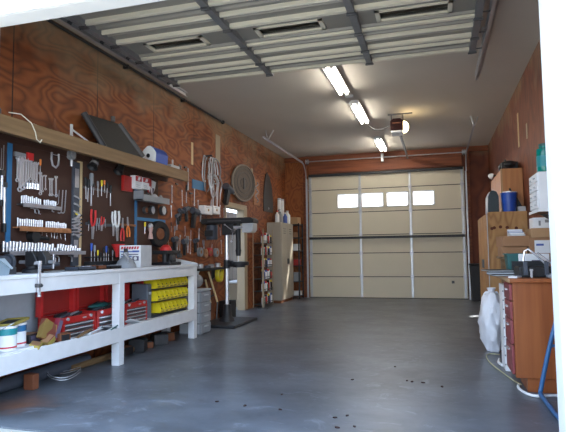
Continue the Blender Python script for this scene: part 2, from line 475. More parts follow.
for x in (-3.06, .66):
    MB().cyl((x - .04, 0, 0), (x + .04, 0, 0), .055, n=18).build('cable_drum', M['chrome_dull'], t)
    MB().span((x - .006, -.05, -.07), (x + .006, .1, .07)).build('bearing_plate', M['steel_dark'], t)
MB().span((-1.23, -.03, -.1), (-1.17, .08, .09)).build('bracket', M['chrome_dull'], t)

# ------------------------------------------------------------------ front overhead door, rolled up under the ceiling
d2 = room('door_2', (0, 0, 0))
OZB = 3.315
YE = [5.82, 5.38, 4.92, 4.46, 3.98, 3.46, 2.99]
X0, X1 = -3.15, .47
WX2 = [(-2.83, -2.23), (-1.62, -1.00), (-.45, .17)]
for i in range(6):
    hi, lo = YE[i] - .004, YE[i + 1] + .004
    m = MB()
    if i != 2: m.span((X0, lo, OZB), (X1, hi, OZB + .035))
    else:
        wa, wb = 4.61, 4.79
        m.span((X0, lo, OZB), (X1, wa, OZB + .035)); m.span((X0, wb, OZB), (X1, hi, OZB + .035))
        xs = [X0] + [v for p in WX2 for v in p] + [X1]
        for k in range(0, len(xs), 2): m.span((xs[k], wa, OZB), (xs[k + 1], wb, OZB + .035))
    p = m.build('door_panel', M['door_grey'], d2, smooth=False)
    # pressed ribs across each section
    r = MB()
    L_ = hi - lo
    for f, wd in (((.30, .05), (.68, .05)) if i != 2 else ((.16, .05), (.9, .05))):
        yc = lo + f * L_
        r.prism([(yc - wd * .42, OZB + .001), (yc - wd * .2, OZB - .022), (yc + wd * .2, OZB - .022), (yc + wd * .42, OZB + .001)], 'yz', X0 + .05, X1 - .05)
    r.build('pressed_rib', M['door_grey'], p, smooth=False)
for x0, x1 in WX2:
    m = MB()
    for (xa, ya, xb, yb) in ((x0 - .03, 4.585, x1 + .03, 4.615), (x0 - .03, 4.785, x1 + .03, 4.815), (x0 - .03, 4.585, x0 + .01, 4.815), (x1 - .01, 4.585, x1 + .03, 4.815)):
        m.span((xa, ya, OZB - .018), (xb, yb, OZB + .001))
    f = m.build('window_frame', M['strut_cream'], d2)
    MB().span((x0, 4.61, OZB + .012), (x1, 4.79, OZB + .017)).build('window_pane', M['glass'], f)
# channel struts bolted across the joints
for yc in (5.76, 5.38, 4.92, 4.46, 3.98, 3.46):
    for k, (yo, hw) in enumerate(((0, .026), (-.25, .013))):
        y_ = yc + yo
        if k and 4.55 < y_ < 4.83: continue
        m = MB().prism([(y_ - hw, OZB), (y_ - hw, OZB - .035), (y_ - hw * .5, OZB - .04), (y_ + hw * .5, OZB - .04), (y_ + hw, OZB - .035), (y_ + hw, OZB)], 'yz', X0 + .05, X1 - .05)
        m.build('strut', M['strut_cream'], d2, smooth=False)
for x in (-3.11, -1.865, -.672, .43):
    m = MB()
    for i in range(6): m.span((x - .032, YE[i + 1] + .01, OZB - .058), (x + .032, YE[i] - .01, OZB - .0))
    m.build('stile', M['stile'], d2)
    for i in range(0, 6):
        y = YE[i] if i else 5.76
        MB().span((x - .038, y - .03, OZB - .066), (x + .038, y + .03, OZB - .056)).cyl((x - .045, y, OZB - .066), (x + .045, y, OZB - .066), .009).build('hinge', M['steel_dark'], d2)
for sx, x, side, ye, lab in ((-1, -3.235, 1, 6.25, 'left'), (1, .555, -1, 6.75, 'right')):
    t = thing('door_track', 'grey steel track carrying the %s edge of the raised front door' % lab, 'door track', (x, FY + .2, 3.29))
    channel((0, 0, 0), (0, ye - FY - .2, 0), side=side).build('overhead_run', M['galv'], t)
    MB().span((-.035, 0, .03), (.035, ye - FY - .25, .036)).span((-.035 if sx < 0 else .029, 0, .03), (-.029 if sx < 0 else .035, ye - FY - .25, .075)).build('angle_iron', M['galv'], t)
    for yy in (5.75, 4.4):
        m = MB().span((-.02, yy - FY - .2, .03), (-.014, yy - FY - .16, CZ - 3.292)).span((-.02, yy - FY - .2, CZ - 3.30), (.06, yy - FY - .16, CZ - 3.292))
        m.build('hanger', M['galv'], t)
    for yy in YE[:5]:
        MB().cyl((side * .002, yy - FY - .2 - .06, 0), (side * .02, yy - FY - .2 - .06, 0), .022).cyl((side * .02, yy - FY - .26, 0), (side * .10, yy - FY - .26, 0), .006).build('roller', M['steel_dark'], t)
t = thing('black_pipe', 'thin black pipe along the top of the left wall', 'pipe', (-3.63, 3.05, 3.455))
MB().cyl((0, 0, 0), (0, 5.4, .02), .016, n=8).build('pipe', M['black'], t)
MB().ball((0, 5.4, .02), .035).build('end_cap', M['black'], t)
for y in (.9, 2.4, 3.9): MB().span((-.05, y, -.02), (.018, y + .03, .026)).build('clip', M['black'], t)

# ------------------------------------------------------------------ ceiling lights and the door opener
def fixture(x, y0, y1, label):
    t = thing('fluorescent_light', label, 'ceiling light', (x, (y0 + y1) / 2, CZ), group='fluorescent lights in a line on the ceiling')
    h = (y1 - y0) / 2
    MB().prism([(-.04, .002), (.04, .002), (.085, -.035), (.085, -.05), (-.085, -.05), (-.085, -.035)], 'xz', -h - .01, h + .01).build('housing', M['white'], t)
    for s in (-1, 1):
        tb = MB().cyl((s * .045, -h + .04, -.068), (s * .045, h - .04, -.068), .017, n=12).build('tube', M['tube_light'], t)
        for e in (-1, 1): MB().span((s * .045 - .02, e * h - .01 * e, -.09), (s * .045 + .02, e * (h - .04), -.048)).build('tube_holder', M['white'], t)
    return t
fixture(-1.25, 6.22, 7.42, 'twin-tube fluorescent light nearest the raised front door')
fixture(-1.19, 8.0, 9.25, 'middle fluorescent light, with a cord running to the door opener')
fixture(-1.13, 10.75, 12.0, 'fluorescent light nearest the back door')
t = thing('door_opener', 'dark red ceiling-hung garage door opener with lit lamp cover', 'door opener', (-.60, 9.05, 3.29))
MB().prism([(-.11, -.10), (.11, -.10), (.11, .07), (.06, .11), (-.06, .11), (-.11, .07)], 'xz', -.16, .16).build('motor_case', mat('dark maroon case', (.022, .005, .005), .7, spec=.15), t, .008)
MB().box((0, -.163, .03), (.14, .006, .022)).build('name_strip', M['rust'], t)
MB().box((0, -.02, -.118), (.2, .3, .036)).build('lower_cover', M['white'], t, .01)
MB().ball((.12, -.02, -.02), .1, (.75, 1.25, 1.0), 16).build('lamp_cover', M['bulb'], t)
for s in (-1, 1):
    MB().span((s * .1 - .008, -.01, .07), (s * .1 + .008, .01, CZ - 3.29 - .001)).build('hanger_strap', M['steel_dark'], t)
MB().span((-.16, -.015, CZ - 3.29 - .02), (.26, .015, CZ - 3.29)).build('ceiling_angle', M['steel_dark'], t)
MB().span((-.02, .16, .0), (.02, 3.30, .045)).build('rail', M['steel_dark'], t)
t = MB().tube([(-1.15, 9.285, 3.49), (-1.12, 9.27, 3.40), (-1.0, 9.2, 3.30), (-.86, 9.12, 3.275), (-.725, 9.05, 3.31)], .007, 6).build('hanging_cable', M['black'])
tag(t, 'black cord sagging from middle ceiling light to door opener', 'cord')
t = thing('ceiling_outlet', 'small white ceiling outlet between the two nearer fluorescent lights', 'outlet', (-1.22, 7.72, CZ))
MB().span((-.06, -.04, -.03), (.06, .04, 0)).build('plate', M['white'], t, .004)
for s in (-.035, 0, .035): MB().span((s - .009, -.05, -.045), (s + .009, -.03, -.03)).build('plug_outlet', M['white'], t)

# ================================================================== WORKBENCH
BX = -3.15                                    # front face of the bench
t = thing('workbench', 'long white painted workbench with open lower shelf along the left wall', 'workbench', (0, 0, 0))
MB().span((WL + .04, 2.96, .955), (BX + .015, 6.42, .985)).build('worktop', M['bench_white'], t, .004)
MB().span((BX - .03, 2.96, .835), (BX, 6.42, .955)).build('front_rail', M['bench_white'], t, .004)
MB().span((BX - .03, 2.96, .24), (BX + .002, 6.42, .385)).build('lower_rail', M['bench_white'], t, .004)
MB().span((WL + .04, 2.96, .345), (BX - .03, 6.42, .37)).build('lower_shelf', M['bench_white'], t)
for y in (3.0, 4.64, 6.33):
    for x in (BX - .012, WL + .12):
        if y == 4.64 and x < -3.3: continue
        MB().span((x - .075, y, 0), (x + .015, y + .09, .95)).build('leg', M['bench_white'], t, .004)
MB().prism([(BX + .01, .98), (BX + .01, 1.0), (WL + .05, 1.10), (WL + .05, .98)], 'xz', 6.40, 6.425).build('end_board', M['bench_white'], t, .003)
MB().span((WL + .005, 2.9, .37), (WL + .03, 5.35, .95)).build('back_panel', mat('pale grey back board', (.48, .52, .58), .7), t)

# wall shelf above the pegboard
t = thing('tool_shelf', 'long sawn board shelf on the left wall above the pegboard', 'shelf', (0, 0, 0))
MB().span((WL, 2.95, 2.21), (-3.36, 6.52, 2.235)).build('shelf_board', M['board'], t)
MB().span((-3.36, 2.95, 2.135), (-3.325, 6.52, 2.275)).build('front_board', M['board'], t, .004)
MB().span((WL, 2.95, 2.15), (-3.64, 6.5, 2.21)).build('wall_cleat', M['peg'], t)
MB().span((-3.345, 6.52, 2.02), (-3.33, 6.535, 2.33)).build('end_strap', M['chrome_dull'], t)
# pegboard
t = MB().span((WL, 2.95, .985), (-3.65, 6.25, 2.15)).build('pegboard', M['peg'])
tag(t, 'dark brown pegboard sheet between workbench and wall shelf', 'pegboard')

# ---- on the wall shelf
rp = [(4.628, 2.654), (5.263, 2.685), (5.5, 2.317), (4.732, 2.292)]
t = thing('radiator', 'dark car radiator leaning against the wall on the shelf', 'radiator', (0, 0, 0))
def slab4(m, a, b, c, d, th):
    """slab through four corners, th thick"""
    P = [Vector(q) for q in (a, b, c, d)]
    n = (P[1] - P[0]).cross(P[3] - P[0]).normalized() * th
    vs = [m.bm.verts.new(p) for p in P] + [m.bm.verts.new(p + n) for p in P]
    for f_ in ((0, 1, 2, 3), (7, 6, 5, 4), (0, 4, 5, 1), (1, 5, 6, 2), (2, 6, 7, 3), (3, 7, 4, 0)):
        m.bm.faces.new([vs[i] for i in f_])
    return m
A, B, Cc, D = [Vector((x, p[0], p[1])) for x, p in zip((-3.6, -3.6, -3.42, -3.42), rp)]
slab4(MB(), A, B, Cc, D, .03).build('core', mat('dark radiator fins', (.055, .052, .05), .6, .3, .25, 50), t)
def along(a, b, w, th, out=.0):
    d = (b - a).normalized(); return d
nrm = (B - A).cross(D - A).normalized()
for nm, p, q in (('left_tank', A, D), ('right_tank', B, Cc)):
    m = MB(); m.tube([p + nrm * .0, q + nrm * .0], .034, 8)
    k = 12
    for i in range(k):
        c = p.lerp(q, (i + .5) / k); m.ball(c - nrm * -.012, .03, (1, 1, .7), 8)
    m.build(nm, mat('dark radiator tank', (.07, .07, .075), .45, .4), t)
MB().cyl(B + Vector((0, -.12, .0)), B + Vector((.0, -.12, .06)), .025).build('filler_neck', M['steel_dark'], t)
cy = (5.634, 2.267)
t = thing('cooler', 'blue and white cooler on the right part of the wall shelf', 'cooler', (-3.415, 5.66, 2.275))
t.scale = (.66, .74, .78)
MB().prism([(-.13, 0), (.13, 0), (.14, .15), (-.14, .15)], 'xz', -.03, .38).build('body', M['blue_plastic'], t, .012)
MB().prism([(-.145, .14), (.145, .14), (.10, .21), (.03, .26), (-.03, .26), (-.10, .21)], 'xz', -.045, .395).build('lid', M['blue_plastic'], t, .012)
MB().prism([(-.14, -.0), (.14, -.0), (.15, .15), (.10, .21), (.03, .26), (-.03, .26), (-.10, .21), (-.15, .15)], 'xz', -.06, -.03).build('end_panel', M['white'], t, .01)
MB().cyl((0, -.062, .1), (0, -.075, .1), .035).build('hinge_knob', M['black'], t)
MB().tube([(-.12, -.05, .14), (-.16, -.05, .06), (-.165, .17, .05), (-.16, .39, .06)], .012, 6).build('handle', M['white'], t)
t = thing('shelf_bracket', 'white triangular metal bracket screwed to the wall above the shelf', 'bracket', (WL + .002, 4.52, 2.36), (0, 0, R(90)))
MB().span((-.012, -.02, -.13), (.012, 0, .15)).build('upright', M['white'], t)
MB().span((-.012, -.34, -.10), (.012, -.02, -.08)).build('arm', M['white'], t)
MB().tube([(0, -.01, .10), (0, -.27, -.085)], .01, 6).build('brace', M['white'], t)
cpts = [(-3.4, 3.42, 2.33), (-3.35, 3.5, 2.33), (-3.315, 3.58, 2.27), (-3.312, 3.625, 2.2), (-3.31, 3.64, 2.14), (-3.31, 3.68, 2.12), (-3.31, 3.70, 2.15)]
tag(MB().tube(cpts, .005, 6).build('rope', M['rope']), 'thin pale cord looping down over the near part of the shelf board', 'cord')
tag(MB().tube([(-3.42, 3.55, 2.25), (-3.4, 3.7, 2.29), (-3.38, 3.86, 2.27), (-3.4, 3.92, 2.26)], .012, 6).build('rope', M['rope']), 'short pale rope end lying on the near part of the wall shelf', 'cord')
t = thing('paint_tin', 'small dark tin on the wall shelf nearest the front door', 'tin', (-3.5, 3.36, 2.236))
MB().lathe([(0, 0), (.06, 0), (.06, .12), (.055, .125), (0, .125)]).build('tin', M['slate'], t); MB().lathe([(0, .125), (.05, .125), (.05, .14), (0, .14)]).build('lid', M['print_red'], t)
t = thing('oil_can', 'small red-brown can on the wall shelf between cord and bracket', 'can', (-3.48, 4.05, 2.236))
MB().lathe([(0, 0), (.05, 0), (.05, .08), (.02, .11), (.012, .2), (0, .2)]).build('body', M['rust'], t)
t = thing('storage_tray', 'low pale tray behind the cooler on the shelf end', 'tray', (-3.5, 6.28, 2.236))
MB().box((0, 0, .05), (.2, .24, .1)).build('tray', M['grey_light'], t, .008)
MB().tube([(.0, .1, .1), (.0, .1, .2)], .012, 8).build('post', M['chrome_dull'], t)

# ---- on the worktop
t = thing('bench_vise', 'blue-grey bench vise on the near part of the worktop', 'vise', (-3.36, 3.68, .985))
t.scale = (.85, .85, .85)
MB().lathe([(0, 0), (.10, 0), (.10, .03), (.06, .05), (.05, .09), (0, .09)]).build('swivel_base', M['iron'], t)
MB().prism([(-.05, .07), (.09, .07), (.09, .13), (.05, .2), (.02, .22), (-.05, .22)], 'xz', -.055, .055).build('fixed_jaw', M['iron'], t, .008)
MB().prism([(.10, .07), (.2, .08), (.2, .15), (.15, .22), (.10, .22)], 'xz', -.05, .05).build('sliding_jaw', M['iron'], t, .008)
MB().cyl((-.16, 0, .11), (.26, 0, .11), .018).build('screw', M['chrome_dull'], t)
MB().cyl((.25, 0, .04), (.25, 0, .19), .007).build('handle', M['chrome_dull'], t)
t = thing('bench_grinder', 'grey machine with a raised cover on the nearest end of the worktop', 'grinder', (-3.42, 3.36, .985))
t.scale = (.75, .75, .75)
MB().box((0, .0, .04), (.24, .3, .08)).build('base', M['steel_dark'], t, .01)
MB().cyl((0, -.12, .13), (0, .12, .13), .07).build('motor', M['slate'], t)
for s in (-1, 1): MB().cyl((0, s * .13, .13), (0, s * .17, .13), .09, n=22).build('wheel_guard', M['slate'], t)
t = thing('sheet_bracket', 'pale blue bent sheet metal piece on the nearest worktop end', 'sheet metal', (-3.22, 3.22, .985))
t.scale = (.5, .55, .6)
MB().prism([(-.10, 0), (.10, 0), (.12, .10), (-.02, .22), (-.10, .22)], 'yz', -.01, .01).build('face', mat('pale blue metal', (.36, .46, .54), .45, .3), t)
MB().prism([(-.10, .2), (-.02, .22), (.14, .09), (.12, .075)], 'yz', .01, .05).build('flange', mat('pale blue flange', (.48, .56, .62), .45, .3), t)
t = thing('bar_clamp', 'slim pale clamp gripping the worktop front edge', 'clamp', (-3.115, 3.486, 0.976))
MB().span((-.006, -.012, -.16), (.006, .012, .10)).build('bar', M['chrome'], t)
MB().prism([(-.05, .085), (.012, .085), (.012, .115), (-.04, .11)], 'xz', -.014, .014).build('fixed_jaw', M['chrome'], t, .003)
MB().span((-.03, -.016, -.10), (.014, .016, -.07)).cyl((0.012, 0, -.085), (.03, 0, -.085), .01).build('sliding_jaw', M['steel_dark'], t)
MB().cyl((0, 0, -.16), (0, 0, -.175), .016).build('end_stop', M['chrome_dull'], t)
bt = [('tool_tray', 'flat pale blue tray of small tools left of the brass tray on the worktop', 4.28, .26, .16, .035, 'slate', 'chrome'),
      ('parts_tray', 'low rusty-brown tray in the middle of the worktop', 4.52, .14, .14, .04, 'rust', 'chrome_dull'),
      ('socket_case', 'flat dark case lying open on the worktop beyond the brown tray', 4.75, .24, .18, .03, 'black', 'chrome_dull')]
for nm, lb, y, l, w_, h, m1, m2 in bt:
    t = thing(nm, lb, 'tray', (-3.34, y, .985))
    MB().span((-w_ / 2, -l / 2, 0), (w_ / 2, l / 2, .008)).span((-w_ / 2, -l / 2, 0), (-w_ / 2 + .008, l / 2, h)).span((w_ / 2 - .008, -l / 2, 0), (w_ / 2, l / 2, h)).span((-w_ / 2, -l / 2, 0), (w_ / 2, -l / 2 + .008, h)).span((-w_ / 2, l / 2 - .008, 0), (w_ / 2, l / 2, h)).build('tray', M[m1], t)
    for k in range(4):
        MB().cyl((-w_ * .3, -l * .35 + k * l * .22, .016 + .004 * k), (w_ * .3, -l * .3 + k * l * .22, .018 + .005 * k), .010, n=8).build('bit', M[m2], t)
t = thing('hand_drill', 'dark power drill lying near the back of the worktop', 'drill', (-3.5, 3.98, 1.0), (0, 0, R(70)))
MB().cyl((-.1, 0, .05), (.08, 0, .05), .042).cyl((.08, 0, .05), (.14, 0, .05), .025, .015).build('body', M['slate'], t)
MB().prism([(-.09, .04), (-.04, .04), (-.06, -.0), (-.12, .0)], 'xz', -.02, .02).box((-.09, -.0, .005), (.08, .07, .04)).build('grip', M['black'], t)
t = thing('work_lamp', 'small domed clamp lamp on the worktop in front of the printed box', 'lamp', (-3.27, 4.93, .985))
MB().lathe([(.115, .0), (.11, .03), (.085, .075), (.05, .11), (.03, .13), (.03, .17), (0, .175)], n=24).build('shade', M['grey'], t)
MB().lathe([(0, .17), (.022, .17), (.022, .21), (0, .215)]).build('socket', M['black'], t)
MB().tube([(.06, -.05, .05), (.09, -.09, .10), (.06, -.13, .16)], .008, 6).build('clip', M['chrome_dull'], t)
# printed white carton
t = thing('carton', 'white carton with red and blue print standing on the worktop', 'box', (-3.36, 5.16, .985), (0, 0, R(6)))
MB().box((0, .13, .125), (.26, .28, .25)).build('box', mat('grey carton side', (.52, .53, .56), .7), t, .003)
MB().box((0, -.011, .125), (.258, .003, .248)).build('front_face', M['paper'], t)
m = MB()
for i in range(7): m.prism([(-.115 + i * .032, .205), (-.092 + i * .032, .205), (-.082 + i * .032, .235), (-.105 + i * .032, .235)], 'xz', -.015, -.0126)
m.build('red_lettering', M['print_red'], t, smooth=False)
MB().span((-.12, -.015, .172), (.03, -.0126, .184)).span((.03, -.015, .17), (.11, -.0126, .19)).span((-.11, -.015, .118), (.02, -.0126, .128)).build('blue_lettering', M['print_blue'], t, smooth=False)
MB().span((-.11, -.015, .14), (.10, -.0126, .15)).build('dark_lettering', M['print_dark'], t, smooth=False)
MB().span((.03, -.015, .075), (.105, -.0126, .125)).build('picture', M['print_dark'], t); MB().cyl((.065, -.0155, .1), (.065, -.0165, .1), .02).build('picture_spot', M['white'], t)
# router with a red dome
t = thing('power_tool', 'black bench machine with a red domed cap right of the carton', 'power tool', (-3.40, 6.05, .985))
MB().box((0, 0, .02), (.26, .30, .04)).build('base', M['iron'], t, .006)
for dy in (-.1, .03, .12): MB().cyl((0.03, dy, .04), (0.03, dy, .16), .035).build('post', M['iron'], t)
MB().box((0, .0, .165), (.22, .36, .05)).build('table', M['black'], t, .01)
MB().lathe([(.075, .19), (.072, .215), (.055, .245), (.03, .262), (0, .266)], c=(.02, -.06, 0), n=22).build('cap', M['red_plastic'], t)
MB().cyl((.12, -.1, .10), (.16, -.1, .10), .04).cyl((.12, .07, .12), (.17, .07, .12), .03).build('knob', M['steel_dark'], t)
MB().cyl((-.02, .12, .19), (-.02, .12, .24), .04).build('motor', M['iron'], t)

# ---- on the lower shelf: tool chests with raised red lids
def chest(y0, y1, hh, label, lid_h, nd=3, fx=-3.28, lid=True):
    t = thing('tool_chest', label, 'tool chest', (fx, (y0 + y1) / 2, .37), group='red tool chests under the workbench')
    L_ = (y1 - y0) / 2
    MB().span((-.27, -L_, 0), (-.012, L_, hh - .05)).build('case', M['red'], t, .006)
    # open top compartment
    MB().span((-.27, -L_, hh - .05), (-.26, L_, hh)).span((-.27, -L_, hh - .05), (0, -L_ + .01, hh)).span((-.27, L_ - .01, hh - .05), (0, L_, hh)).span((-.012, -L_, hh - .055), (0, L_, hh)).build('top_tray', M['red'], t, .003)
    dh = (hh - .065) / nd
    for i in range(nd):
        z0 = .005 + i * dh
        d = MB().span((-.012, -L_ + .035, z0), (.0, L_ - .035, z0 + dh - .006)).build('drawer', M['steel_dark'], t)
        MB().span((0, -L_ + .035, z0 + dh - .020), (.012, L_ - .035, z0 + dh - .010)).build('handle', M['chrome'], d)
    for s in (-1, 1):
        MB().span((-.012, s * L_ - s * .035, 0), (.002, s * L_, hh - .05)).build('corner_post', M['red'], t)
        MB().cyl((0, s * (L_ - .07), hh - .02), (.012, s * (L_ - .07), hh - .02), .016).build('latch', M['chrome'], t)
    MB().span((0, L_ * .2, hh - .035), (.003, L_ * .42, hh - .022)).build('badge', M['chrome'], t)
    if lid:
        l = MB().span((-.30, -L_, hh), (-.285, L_, hh + lid_h)).span((-.285, -L_, hh + lid_h - .015), (-.24, L_, hh + lid_h)).build('lid', M['red_in'], t, .003)
        for q in (-1, 1): MB().span((-.286, q * L_, hh), (-.235, q * (L_ - .03), hh + lid_h)).build('lid_side', M['red_plastic'], l)
        MB().span((-.283, -L_ * .96, hh + .02), (-.275, L_ * .96, hh + .03)).build('lid_stay', M['red'], l)
    for i in range(5):
        a = random.uniform(-L_ * .7, L_ * .5)
        MB().tube([(-.22 + .04 * i, a, hh - .01), (-.2 + .03 * i, a + .14, hh + .012)], .014, 6).build('hand_tool', M[('steel_dark', 'black', 'chrome_dull', 'slate', 'black')[i]], t)
    return t
chest(3.96, 4.43, .195, 'red tool chest with raised lid, nearest the paint cans under the bench', .245)
chest(4.457, 4.92, .205, 'red tool chest partly behind the middle bench leg', .235)
chest(4.94, 5.385, .225, 'red tool chest with four silver drawer pulls left of the yellow bins', .20, 4)
t = thing('tool_bag', 'dark green tool bag on the middle tool chest', 'bag', (-3.44, 4.72, .574))
t.scale = (1, 1.25, .62)
t.location = (-3.44, 4.72, .574)
MB().ball((0, 0, .045), .06, (1.2, 2.4, .75), 14).build('bag', M['teal_dark'], t); MB().tube([(0, -.08, .08), (0, -.03, .11), (0, .04, .11), (0, .08, .08)], .008, 6).build('handle', M['black'], t)
t = thing('storage_case', 'blue-grey plastic case between the right red tool chest and the yellow bins', 'case', (-3.40, 5.455, .37))
MB().box((0, 0, .21), (.22, .09, .40)).build('case', mat('blue grey case', (.11, .13, .16), .5), t, .012); MB().box((.114, 0, .3), (.012, .04, .03)).build('latch', M['grey_light'], t)

# paint cans
def can(loc, label, band, handle=True, s=1):
    t = thing('paint_can', label, 'paint can', loc, group='white paint cans under the workbench')
    t.scale = (.82, .82, 1.05)
    MB().lathe([(0, 0), (.095, 0), (.098, .006), (.095, .012), (.095, .165), (.099, .172), (.098, .18), (.08, .178), (.078, .172), (0, .172)], n=28).build('can', M['paper'], t)
    MB().lathe([(.0965, .115), (.0968, .115), (.0968, .162), (.0965, .162)], n=28).build('label_band', M[band], t)
    MB().lathe([(.0965, .02), (.0968, .02), (.0968, .032), (.0965, .032)], n=28).build('label_line', M['print_red'], t)
    MB().lathe([(0, .172), (.077, .172), (.077, .178), (0, .178)], n=28).build('lid', M['grey_light'], t)
    if handle: MB().tube([(0, .1, .15), (.06, .085, .17), (.09, .0, .20), (.06, -.085, .17), (0, -.1, .15)], .004, 6).build('handle', M['chrome'], t)
    return t
can((-3.24, 3.285, .405), 'nearest white paint can with a teal label band', 'teal')
can((-3.31, 3.455, .405), 'white paint can with a blue band behind the nearest can', 'blue', False)
t = tag(MB().span((-3.42, 3.05, .371), (-3.17, 3.56, .404)).build('board', M['bench_white'], bevel=.004), 'short white board under the two paint cans', 'board')
t = thing('paint_tray', 'yellow-edged flat frame lying on top of the paint cans', 'frame', (-3.29, 3.38, .597), (R(4), R(-3), R(20)))
MB().span((-.09, -.14, 0), (.09, -.115, .02)).span((-.09, .115, 0), (.09, .14, .02)).span((-.09, -.14, 0), (-.065, .14, .02)).span((.065, -.14, 0), (.09, .14, .02)).build('frame', M['yellow_dull'], t)
MB().span((-.07, -.12, .006), (.07, .12, .01)).build('panel', M['black'], t)

# sheets, belts and boxes spilling at the front of the lower shelf
def box_thing(name, label, cat, loc, size, rot, m, extra=None, group=None):
    t = thing(name, label, cat, loc, rot, group)
    MB().box((0, 0, size[2] / 2), size).build('box', m if not isinstance(m, str) else M[m], t, min(size) * .06)
    if extra: extra(t, size)
    return t
def face(mm, part='label_face'):
    def g(t, s):
        MB().box((s[0] / 2 + .001, 0, s[2] / 2), (.002, s[1] * .86, s[2] * .8)).build(part, M[mm] if isinstance(mm, str) else mm, t)
        MB().box((0, 0, s[2] + .001), (s[0] * .8, s[1] * .86, .002)).build('top_label', M['card'], t)
    return g
yel = speckle('yellow printed card', [(.30, .22, .05), (.24, .15, .04), (.20, .05, .03), (.26, .24, .08)], 9)
box_thing('abrasive_box', 'tilted yellow and orange box leaning on the left red tool chest', 'box', (-3.22, 3.675, .415), (.05, .16, .17), (R(-32), R(-8), R(4)), yel, face(yel))
box_thing('abrasive_box', 'small olive-yellow packet lying in front of the tilted yellow box', 'box', (-3.2, 3.70, .385), (.07, .11, .06), (R(30), R(10), R(10)), yel, face('yellow_dull'))
box_thing('abrasive_box', 'yellow packet lying right beside the paint cans', 'box', (-3.2, 3.55, .385), (.08, .11, .03), (R(8), R(14), R(30)), 'yellow_dull', face('yellow_dull'))
box_thing('red_case', 'red-purple case leaning against the side of the left tool chest', 'case', (-3.235, 3.80, .40), (.05, .05, .19), (R(-24), 0, 0), mat('dull red case', (.26, .03, .05), .5), face('print_dark'))
def hollow(t, s):
    MB().box((s[0] / 2 + .001, 0, s[2] / 2), (.003, s[1] * .75, s[2] * .7)).build('opening', M['black'], t)
box_thing('wood_box', 'little brown open box in front of the left red tool chest', 'box', (-3.2, 3.87, .375), (.08, .11, .075), (0, 0, R(-12)), 'rust', hollow)
box_thing('dark_box', 'black box between paint cans and yellow packets', 'box', (-3.38, 3.66, .371), (.14, .18, .10), (0, 0, R(14)), 'black', face('print_dark'))
for i, (y, a, c_, lb) in enumerate(((4.30, 6, 'grey_light', 'pale folded drawing sheet in front of the left red tool chest'), (4.50, -12, 'slate', 'dark blue folder leaning before the middle tool chest'), (4.62, 10, 'teal_dark', 'green folder lying before the middle bench leg'), (4.98, -16, 'grey_light', 'pale grey folder propped right of the middle bench leg'), (4.12, 10, 'board', 'narrow wooden strip lying in front of the left tool chest'))):
    t = thing('folder', lb, 'folder', (-3.19, y, .395), (R(a), R(-22), R(4)), group='flat things on the lower bench shelf')
    MB().box((0, 0, 0), (.07, .24, .012)).build('cover', M[c_], t, .002); MB().box((0, 0, .009), (.06, .23, .006)).build('sheet', M['paper' if i != 4 else 'board'], t)
# yellow bin rack
t = thing('bin_rack', 'dark steel rack holding three rows of yellow bins', 'rack', (-3.45, 5.955, .37))
for z in (.04, .19, .34): MB().span((-.02, -.42, z), (.0, .41, z + .09)).span((0, -.42, z - .012), (.17, .41, z - .004)).build('rail', M['steel_dark'], t)
for s in (-1, 1): MB().span((-.06, s * .43 - .008, 0), (.03, s * .43 + .008, .46)).build('upright', M['red'], t)
MB().span((-.05, -.42, 0), (.16, .42, .012)).build('base', M['slate'], t)
def bin_proto():
    t = thing('parts_bin', 'x', 'bin', (0, 0, 0))
    w_, d_, h_ = .045, .17, .115
    m = MB()
    m.span((0, -w_, 0), (d_, w_, .004)); m.span((0, -w_, 0), (.004, w_, h_))
    for s in (-1, 1):
        m.prism([(0, 0), (d_, 0), (d_ + .02, .04), (d_ - .02, h_), (0, h_)], 'xz', s * w_ - .003, s * w_ + .003)
    m.prism([(d_, 0), (d_ + .02, .04), (d_ + .016, .042), (d_ - .004, .004)], 'xz', -w_, w_)
    m.build('bin', M['yellow'], t)
    MB().span((d_ + .008, -.025, .010), (d_ + .0135, .025, .026)).build('label_slot', M['yellow_dull'], t)
    MB().box((.08, 0, .03), (.14, .08, .045)).build('contents', M['black'], t)
    return t
K = Kind(bin_proto())
for r_, (z, n, y0, dx, row) in enumerate(((.345, 8, 5.60, 0, 'top'), (.195, 8, 5.60, .01, 'middle'), (.045, 7, 5.69, 0, 'bottom'))):
    for i in range(n):
        K.put((-3.43 + dx, y0 + i * .101, .37 + z), (0, R(0), 0), '%s yellow bin from the left in the %s row under the bench' % (nth(i), row), 'yellow parts bins under the workbench')
# under the bench, on the floor
t = tag(MB().box((-3.36, 3.69, .065), (.10, .07, .13)).build('wood_block', mat('red brown block', (.22, .07, .03), .7), bevel=.006), 'short red-brown wood block standing on the floor under the bench', 'block')
for i, (y, l, r_, z, c_, lb) in enumerate(((3.9, 1.4, .06, .06, 'slate', 'dark grey pipe lying on the floor under the near bench end'), (4.9, 1.2, .035, .035, 'board', 'wooden pole lying on the floor under the middle of the bench'))):
    tag(MB().cyl((-3.52 + i * .06, y - l / 2, z), (-3.5 + i * .08, y + l / 2, z), r_).build('pipe', M[c_]), lb, 'pipe')
for i in range(2):
    pts = [(-3.36 + .13 * math.cos(a) * (1 - .03 * i), 4.1 + .16 * math.sin(a), .03 + .02 * i + .02 * math.sin(2 * a)) for a in [k * 2 * PI / 24 for k in range(24)]]
    m = MB().tube(pts, .0035, 6, True) if i == 0 else m.tube(pts, .0035, 6, True)
tag(m.build('wire_coil', M['chrome_dull']), 'thin wire coil on the floor under the bench', 'coil')
